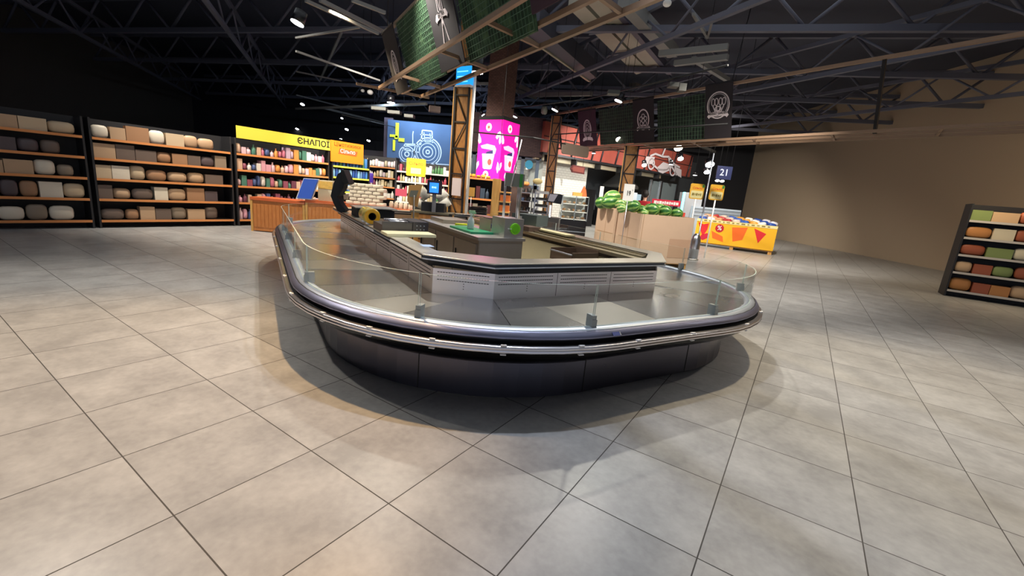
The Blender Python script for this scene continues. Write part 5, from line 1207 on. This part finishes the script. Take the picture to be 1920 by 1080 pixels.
# ------------------------------------------------------------------ watermelon bins
def onZ(px, py, z): return atz(px, py, z)
CA = Vector((2.62, 9.45, 0)); bd = Vector((.955, .296, 0)).normalized(); bo = Vector((-bd.y, bd.x, 0))
HB = 1.16
def bin_(O, lab, zt, wd, dp):
    t = thing('cardboard_bin', lab, 'cardboard bin', O, 'cardboard watermelon bins')
    b = MB(); ch = .03; out = [(ch, 0), (wd-ch, 0), (wd, ch), (wd, dp-ch), (wd-ch, dp), (ch, dp), (0, dp-ch), (0, ch)]; th = .02
    inn = [(min(max(x, th), wd-th), min(max(y, th), dp-th)) for x, y in out]; inn = [(x+(th*.4 if x < wd/2 else -th*.4), y+(th*.4 if y < dp/2 else -th*.4)) for x, y in inn]
    P = lambda q, z: O+bd*q[0]+bo*q[1]+Z*z
    for i in range(8):
        j = (i+1) % 8; b.face([P(out[i], .12), P(out[j], .12), P(out[j], zt), P(out[i], zt)]); b.face([P(inn[j], .12), P(inn[i], .12), P(inn[i], zt), P(inn[j], zt)]); b.face([P(out[i], zt), P(out[j], zt), P(inn[j], zt), P(inn[i], zt)])
    b.face([P(q, .12) for q in out[::-1]]); b.face([P(q, zt-.10) for q in inn])
    b.build('carton_wall', M_card, t)
    pb = MB()
    for x in (.02, wd/2-.05, wd-.12): pb.fbox(O+bd*x+bo*.02, bd*.1, bo*(dp-.04), Z*.1)
    pb.fbox(O+bd*.02+bo*.02+Z*.1, bd*(wd-.04), bo*(dp-.04), Z*.02); pb.build('pallet', M_wood2, t)
    MB().fbox(O+bd*(wd*.58)+Z*.25-bo*.004, bd*(wd*.40), bo*.004, Z*.42).build('flap', mat('cardboard_flap', 'b8957a', .75), t)
    MB().fbox(O+bd*.06-bo*.003+Z*.12, bd*.012, bo*.004, Z*(zt-.12)).build('crease', mat('card_crease', 'a88868', .8), t)
    MB().fbox(O+bo*(dp*.45)-bd*.003+Z*.12, bo*.012, bd*.004, Z*(zt-.12)).build('crease', mat('card_crease', 'a88868', .8), t)
    MB().fbox(O+bo*.05-bd*.004+Z*.6, bo*(dp*.8), bd*.004, Z*.012).build('crease', mat('card_crease', 'a88868', .8), t)
bin_(CA, 'front cardboard bin of watermelons behind the right corner of the island', HB, 1.38, 1.0)
bin_(CA+bo*1.02-bd*.03, 'rear cardboard bin of watermelons next to the bakery case', HB+.02, 1.38, 1.0)
def melon_mat(nm, a, b_, c):
    m = mat(nm, a, .35); nt = m.node_tree; bs = nt.nodes['Principled BSDF']; N = nt.nodes.new; L = nt.links.new
    tc = N('ShaderNodeTexCoord'); sp = N('ShaderNodeSeparateXYZ'); L(tc.outputs['Object'], sp.inputs[0])
    at_ = N('ShaderNodeMath'); at_.operation = 'ARCTAN2'; L(sp.outputs[0], at_.inputs[0]); L(sp.outputs[1], at_.inputs[1])
    nz = N('ShaderNodeTexNoise'); nz.inputs['Scale'].default_value = 9; nz.inputs['Detail'].default_value = 4; L(tc.outputs['Object'], nz.inputs['Vector'])
    ma = N('ShaderNodeMath'); ma.operation = 'MULTIPLY_ADD'; L(at_.outputs[0], ma.inputs[0]); ma.inputs[1].default_value = 7; 
    m2 = N('ShaderNodeMath'); m2.operation = 'MULTIPLY'; L(nz.outputs[0], m2.inputs[0]); m2.inputs[1].default_value = 5; L(m2.outputs[0], ma.inputs[2])
    sn = N('ShaderNodeMath'); sn.operation = 'SINE'; L(ma.outputs[0], sn.inputs[0])
    cr = N('ShaderNodeValToRGB'); e = cr.color_ramp.elements; e[0].position = .35; e[0].color = lin(b_); e[1].position = .62; e[1].color = lin(a)
    k = e.new(.9); k.color = lin(c)
    mr = N('ShaderNodeMapRange'); mr.inputs[1].default_value = -1; L(sn.outputs[0], mr.inputs[0]); L(mr.outputs[0], cr.inputs[0]); L(cr.outputs[0], bs.inputs['Base Color']); return m
MM = [melon_mat('melon_rind', '508a3a', '286028', '86ac58'), melon_mat('melon_rind_pale', '8cae56', '4e883e', 'c4d08a')]
def melon(px, py, Y, r_, el, lab, k=0, tilt=0.):
    b = MB(); b.ell((0, 0, 0), (r_, r_, r_*el), 20, 14); o = b.build('watermelon', MM[k])
    o.location = at(px, py, Y); o.rotation_euler = (PI/2*.9, tilt, math.atan2(bd.y, bd.x)+(PI/2 if el > 1.2 else .4))
    st = MB().cyl((0, 0, r_*el*.97), (0, 0, r_*el+.02), .006, n=6).build('stem', mat('stem_brown', '7a6a3a', .8)); st.parent = o
    return tag(o, lab, 'watermelon', 'watermelons in the cardboard bins')
for px, py, Y, r_, el, lab, k in [(1128, 380, 11.0, .15, 1.1, 'round watermelon at the far left end of the heap', 0), (1143, 379, 10.7, .16, 1.4, 'long dark striped watermelon lying at the left of the heap', 0), (1148, 369, 10.95, .16, 1.35, 'long pale watermelon on top at the left of the heap', 1),
        (1164, 383, 10.35, .12, 1.15, 'pale green watermelon left of the price board, upper of two', 1), (1166, 391, 10.0, .10, 1.2, 'small watermelon low beside the near edge of the bin', 1), (1177, 384, 10.4, .14, 1.1, 'dark green watermelon behind the price board', 0),
        (1189, 387, 9.95, .14, 1.1, 'watermelon right under the white price board', 0), (1203, 394, 10.0, .11, 1.1, 'shaded watermelon just right of the price board', 0), (1208, 400, 9.85, .09, 1.1, 'small half hidden watermelon at the front of the heap', 1),
        (1223, 394, 9.92, .155, 1.05, 'large round watermelon at the middle front of the heap', 0), (1217, 391, 10.3, .11, 1.1, 'pale topped watermelon behind the large middle one', 1), (1237, 392, 10.45, .13, 1.1, 'pale watermelon behind and right of the large middle one', 1),
        (1247, 397, 9.98, .145, 1.05, 'watermelon with a yellowish patch right of the large middle one', 0), (1269, 401, 10.02, .13, 1.05, 'rightmost watermelon of the heap', 0)]:
    melon(px, py, Y, r_, el, lab, k, random.uniform(-.2, .2))
# white price board at the seam
P = at(1179, 360, 9.3); t = thing('price_board', 'white price board reading 19 on a stand between the watermelon bins', 'price sign', P)
n_ = Vector((-.0, -1, 0)); MB().prism([(-.11, -.18), (.11, -.18), (.11, .16), (-.11, .16)], P, X1, Z, .008).build('board', M_paper, t)
text('lettering', '19', .14, M_letter, t, P+Vector((.0, -.011, -.03)), X1, Z, .002, sx=.62, bold=.003); marks(t, P+Vector((.075, -.011, .04)), X1, [.008], .03, .01, M_letter)
MB().cyl((P.x, P.y+.0, P.z-.18), (P.x, P.y, .0), .008, n=6).build('pole', M_chrome, t)
P = at(1128, 360, 12.0); t, n_ = sign_board('price_board', 'small leaning white price card left of the watermelon heap', 'price sign', P, (1, 0, 0), .10, .30, M_paper, .01, pole=.008)
P = at(1190, 370, 12.1); t, n_ = sign_board('price_board', 'pale blue-white card half hidden behind the larger white price board', 'price sign', P, (1, 0, 0), .12, .25, mat('card_pale_blue', 'd4e0ee', .6), .01, pole=.008)
# bollard
p = Vector((4.79, 11.4, 0)); q = atz(1298, 487, 0); p = Vector((q.x, q.y, 0))
t = thing('steel_bollard', 'shiny steel bollard with a domed top right of the watermelon bins', 'bollard', p)
MB().lathe([(0, .0), (.15, .0), (.15, .03), (.125, .04)], 24, p).build('foot', M_steel, t)
MB().lathe([(.125, .035), (.125, .30), (.128, .305), (.125, .31), (.125, .50), (.115, .58), (.085, .66), (.04, .71), (0, .72)], 28, p).build('post', steel('bollard_steel', 'b8bac0', .3, .05), t)
# corner stop near the island
# yellow chips bin
Q0 = atz(1299, 459, 0); Q1 = Vector((Q0.x+1.55, Q0.y-.85, 0)); qd = (Q1-Q0).normalized(); qo = Vector((-qd.y, qd.x, 0)); QL = 2.6
t = thing('promotion_bin', 'yellow and orange printed promotion bin on a pallet at the right edge', 'display bin', Q0)
MB().fbox(Q0+Z*.14, qd*QL, qo*1.1, Z*.78).build('printed_box', mat('bin_yellow', 'f0b41c', .5), t)
MB().fbox(Q0+Z*.90-qo*.012, qd*QL, qo*.02, Z*.10).build('border_strip', mat('strip_cream', 'ecdc9c', .5), t)
marks(t, Q0+qd*QL*.5+Z*.95-qo*.014, qd, [.10, .06, .12, .08, .05, .11, .07, .09, .12, .06, .10, .08, .11, .07], .045, .07, mat('ink_olive', '8a7a3c', .5))
M_o2 = mat('print_orange', 'ec6a1c', .5); M_r2 = mat('print_red', 'd8242c', .5)
def pr2(pts, m, dz=.002): MB().prism(pts, Q0-qo*dz, qd, Z, .003).build('print', m, t)
pr2([(.05, .86), (.25, .80), (.42, .86), (.40, .62), (.28, .35), (.16, .60)], M_r2); pr2([(.22, .40), (.42, .50), (.52, .36), (.30, .22), (.20, .28)], mat('print_crimson', 'c81c3c', .5)); pr2([(.55, .60), (.95, .44), (1.0, .24), (.62, .34)], M_o2); pr2([(.60, .85), (.86, .55), (.80, .82)], mat('print_lime', 'c8c42c', .5)); pr2([(1.2, .80), (1.7, .85), (1.6, .4), (1.3, .3)], M_o2); pr2([(1.9, .85), (2.3, .7), (2.1, .35)], M_r2)
cx_ = .80; MB().prism([(cx_+.14*math.cos(i*PI/10)*(1+.06*(i % 2)), .72+.14*math.sin(i*PI/10)*(1+.06*(i % 2))) for i in range(20)], Q0-qo*.005, qd, Z, .004).build('percent_badge', mat('badge_red', 'c0182c', .5), t)
text('lettering', '%', .22, M_white, t, Q0+qd*cx_+Z*.72-qo*.0105, qd, Z, .002, bold=.004)
pb = MB()
for x in (.02, QL/2-.06, QL-.14): pb.fbox(Q0+qd*x+qo*.05, qd*.12, qo*.95, Z*.10)
pb.fbox(Q0+qd*.02+qo*.05+Z*.10, qd*(QL-.04), qo*1.0, Z*.03); pb.build('pallet', M_wood2, t)
CH_ = ['2c50a8', 'e8e4ec', 'd89a6c', 'b83a3a', 'e0c8b8', '3a62b8', 'e4a03c', 'f0ece4']
me_b = {}
for i in range(26):
    c = CH_[i % len(CH_)]; o = bpy.data.objects.new('snack_bag', product('bag', c)); C.objects.link(o)
    row = i//9; x = .16+(i % 9)*.28+row*.05
    o.scale = (.27, .20, .16); o.location = Q0+qd*min(x, QL-.15)+qo*(.14+row*.28)+Z*(.925+.05*row); o.rotation_euler = (random.uniform(-.25, .25), random.uniform(-.3, .3), random.uniform(-.6, .6)+math.atan2(qd.y, qd.x))
    tag(o, '%s snack bag, %s from the left in the %s row of the yellow bin' % (cname(c), ORD[i % 9], ('front', 'middle', 'back')[row]), 'snack bag', 'snack bags in the yellow bin')
# boxed goods table left of it
TB = at(1250, 395, 16.5); TB.z = 0
t = thing('display_table', 'low table of packed snacks behind the watermelon bins', 'display table', TB)
MB().fbox((TB.x-1.0, 16.5, 0), X1*1.75, Vector((0, .9, 0)), Z*.95).build('table_body', mat('table_red', 'a8403c', .5), t)
for i in range(20):
    c = random.choice(['c8402c', 'e0d8d0', '8a2a2c', 'd8a080', '5a78a8', 'e8e0d8']); o = bpy.data.objects.new('snack_pack', product('box', c)); C.objects.link(o); o.scale = (.15, .3, random.uniform(.1, .2)); o.location = (TB.x-.88+(i % 10)*.17, 16.7+(i//10)*.35, .951)
    tag(o, '%s snack pack, %s from the left in the %s row on the low table' % (cname(c), ORD[i % 10], ('front', 'back')[i//10]), 'package', 'snack packs on the low table')
P = at(1249, 380, 16.2); t, n_ = sign_board('promotion_banner', 'red banner with white letters over the snack table behind the watermelons', 'banner', P, (1, -.15, 0), 1.0, .20, mat('banner_crimson', 'c81e3c', .5), .02, pole=.015)
marks(t, P+n_*.003-Z*.01, (1, -.15, 0), [.10, .05, .09, .06, .05, .08, .05, .07, .06, .09], .11, .018, M_white)
# yellow price signs and pale rail
for px, py, lab in ((1307, 359, 'yellow price sign left of the slanting pale pole'), (1344, 361, 'yellow price sign right of the slanting pale pole')):
    P = at(px, py, 12.5); r = Vector((1, .05, 0)).normalized(); t, n_ = sign_board('price_sign', lab, 'price sign', P, r, .40, .42, mat('sign_amber', 'f2b83a', .5), .025, .05, 'yellow price signs at the right edge', pole=.02)
    MB().prism([(x, y-.08) for x, y in rrect(.34, .20, .03)], P+n_*.001, r, Z, .003).build('price_field', mat('field_cream', 'e8dca0', .5), t)
    text('lettering', 'Сільпо', .085, M_r2, t, P+n_*.002+Z*.09, r, Z, .003); marks(t, P+n_*.005-Z*.08, r, [.06, .02, .05, .04, .03], .07, .016, mat('ink_olive', '8a7a3c', .5))
    MB().prism([(.13, .12), (.19, .12), (.19, .20), (.13, .20)], P+n_*.001, r, Z, .003).build('green_tab', M_green, t)
P, Q = at(1320, 385, 11.9), at(1338, 288, 12.6)
P0 = at(1318, 400, 11.8); t = thing('pale_rail', 'slanting pale rail between the two yellow price signs', 'rail', P0)
MB().cyl((P0.x, P0.y, .0), P0, .022, n=8).build('lower_rail', M_rim, t); MB().cyl(P0, Q, .022, n=8).build('upper_rail', M_rim, t); MB().cyl(Q, (Q.x+.3, Q.y, 7.05), .01, n=6).build('wire', M_dark, t)
P = at(1358, 324, 15); t, n_ = sign_board('hanging_sign', 'dark blue sign with white characters cut by the right edge', 'sign', P, (1, 0, 0), .5, .42, mat('sign_navy', '101a44', .5), .04, hang=7.05)
text('lettering', '21', .3, mat('letter_pale', 'c8d4f4', .5), t, P+n_*.003, X1, Z, .003)
# cooler behind
P = at(1283, 372, 18.6); t = thing('drinks_cooler', 'tall pale cooler with a lit cyan edge behind the yellow signs', 'cooler', (P.x, 18.6, 0))
MB().fbox((P.x, 18.6, 0), X1*.75, Vector((0, .6, 0)), Z*1.95).build('body', mat('cooler_body', '8a8c90', .5), t); MB().fbox((P.x-.08, 18.55, .2), X1*.08, Vector((0, .08, 0)), Z*1.75).build('lit_edge', mat('cyan_strip', '7ce4f4', .4, emit=1.6), t)
P = at(1318, 383, 18.2); t = thing('chest_freezer', 'pale chest freezer stack behind the yellow price signs', 'freezer', (P.x, 18.2, 0))
MB().fbox((P.x-.3, 18.2, 0), X1*1.9, Vector((0, .8, 0)), Z*1.42).build('body', mat('freezer_pale', 'a8b4c0', .5), t)
for z in (1.05, 1.2, 1.33): MB().fbox((P.x-.3, 18.185, z), X1*1.9, Vector((0, .012, 0)), Z*.03).build('slat', mat('slat_blue_grey', '7c8894', .5), t)

# ------------------------------------------------------------------ person in red behind the bins
def person(px, Y):
    g = at(px, 380, Y).x; t = thing('person', 'person with short dark hair in a red top standing behind the watermelons', 'person', (g, Y, 0))
    # skeleton: name -> (x, y, z, radius)
    J = {'pel': (0, 0, .95, .135), 'waist': (0, 0, 1.10, .125), 'chest': (0, .0, 1.28, .150), 'neckb': (0, .01, 1.42, .075), 'neck': (0, .0, 1.475, .055),
         'sl': (-.165, 0, 1.385, .065), 'el': (-.215, -.03, 1.12, .045), 'wl': (-.16, -.20, .98, .030), 'sr': (.165, 0, 1.385, .065), 'er': (.215, -.03, 1.12, .045), 'wr': (.16, -.20, .98, .030),
         'hl': (-.09, 0, .88, .105), 'kl': (-.10, -.01, .50, .065), 'al': (-.10, .03, .09, .042), 'tl': (-.11, -.13, .035, .035), 'hr': (.09, 0, .88, .105), 'kr': (.10, -.01, .50, .065), 'ar': (.10, .03, .09, .042), 'tr': (.11, -.13, .035, .035),
         'hd': (0, -.01, 1.55, .07), 'hd2': (0, -.015, 1.62, .088), 'hd3': (0, -.005, 1.69, .075)}
    E_ = [('pel', 'waist'), ('waist', 'chest'), ('chest', 'neckb'), ('neckb', 'neck'), ('neck', 'hd'), ('hd', 'hd2'), ('hd2', 'hd3'), ('chest', 'sl'), ('sl', 'el'), ('el', 'wl'), ('chest', 'sr'), ('sr', 'er'), ('er', 'wr'),
          ('pel', 'hl'), ('hl', 'kl'), ('kl', 'al'), ('al', 'tl'), ('pel', 'hr'), ('hr', 'kr'), ('kr', 'ar'), ('ar', 'tr')]
    hand = {}
    for s_, sd in (('l', -1), ('r', 1)):
        J['p'+s_] = (sd*.15, -.26, .965, .026); E_.append(('w'+s_, 'p'+s_))
        for f in range(4):
            L = (.060, .070, .066, .052)[f]; x = sd*(.15-.024+.016*f)
            J['f%d%s' % (f, s_)] = (x, -.30, .962, .0095); J['g%d%s' % (f, s_)] = (x, -.30-L, .945-.012, .008); E_ += [('p'+s_, 'f%d%s' % (f, s_)), ('f%d%s' % (f, s_), 'g%d%s' % (f, s_))]
        J['t0'+s_] = (sd*.115, -.25, .962, .011); J['t1'+s_] = (sd*.095, -.29, .950, .009); E_ += [('p'+s_, 't0'+s_), ('t0'+s_, 't1'+s_)]
    names = list(J); me = bpy.data.meshes.new('body'); me.from_pydata([Vector(J[n][:3]) for n in names], [(names.index(a), names.index(b)) for a, b in E_], []); o = bpy.data.objects.new('body', me); C.objects.link(o); o.parent = t; me.materials.append(mat('skin', 'c89a80', .6)); o.modifiers.new('skin', 'SKIN')
    for i, n in enumerate(names): me.skin_vertices[0].data[i].radius = (J[n][3], J[n][3]); me.skin_vertices[0].data[i].use_root = (n == 'pel')
    s2 = o.modifiers.new('sub', 'SUBSURF'); s2.levels = 2; s2.render_levels = 2
    def cloth(nm, sel, grow, m):
        nn = [n for n in names if n in sel]; me = bpy.data.meshes.new(nm); me.from_pydata([Vector(J[n][:3]) for n in nn], [(nn.index(a), nn.index(b)) for a, b in E_ if a in nn and b in nn], []); c = bpy.data.objects.new(nm, me); C.objects.link(c); c.parent = t; me.materials.append(m); c.modifiers.new('skin', 'SKIN')
        for i, n in enumerate(nn): r_ = J[n][3]+grow; me.skin_vertices[0].data[i].radius = (r_, r_); me.skin_vertices[0].data[i].use_root = (i == 0)
        q = c.modifiers.new('sub', 'SUBSURF'); q.levels = 2; q.render_levels = 2
    cloth('red_top', ('pel', 'waist', 'chest', 'neckb', 'sl', 'sr', 'el', 'er'), .016, mat('cloth_red', 'a81c28', .8))
    cloth('trousers', ('pel', 'hl', 'kl', 'al', 'hr', 'kr', 'ar'), .012, mat('cloth_black', '1a1a1e', .8))
    b = MB(); b.ell((0, .03, 1.67), (.118, .125, .125), 18, 12, None, lambda v: v if v.y > -.05 or v.z > .035 else Vector((v.x*.8, -.045, v.z)))
    h = b.build('hair', mat('hair_dark', '17120f', .7)); h.parent = t
    b = MB(); b.ell((-.032, -.096, 1.62), (.011, .008, .007), 8, 6); b.ell((.032, -.096, 1.62), (.011, .008, .007), 8, 6); e = b.build('eyes', M_black); e.parent = t
    b = MB(); b.ell((0, -.105, 1.595), (.012, .018, .022), 8, 6); b.ell((-.092, 0, 1.60), (.012, .02, .03), 8, 6); b.ell((.092, 0, 1.60), (.012, .02, .03), 8, 6); e = b.build('nose_and_ears', mat('skin', 'c89a80', .6)); e.parent = t
    b = MB(); b.ell((0, -.092, 1.555), (.024, .008, .006), 8, 6); e = b.build('mouth', mat('lips', 'a05a54', .6)); e.parent = t
    t.rotation_euler = (0, 0, 2.6); return t
person(1208, 14.7)

# ------------------------------------------------------------------ floor stop block and the hall beyond the right edge
for k, (x, y, lab) in enumerate(((9.5, 9.5, 'dark shelving bay beyond the right edge, near'), (12.0, 7.6, 'dark shelving bay beyond the right edge, farther along'))):
    t, O, r, bk = shelf_unit(lab, (x, y, 0), (.84, -.543, 0), 2.6, .5, LV, 2.0, rail=M_rail2)
    for zi, z in enumerate(LV): stock(O, r, bk, 2.6, z, ['d8b48c', 'c8884c', '8a9a5c', 'e0d4b8', 'a85a3c'], ['box', 'bag'], (.26, .4), (.2, .28), 'shelf %s, %s bay at far right' % (('one', 'two', 'three', 'four', 'five')[zi], ('near', 'far')[k]), 'packs beyond the right edge, bay %d' % k)
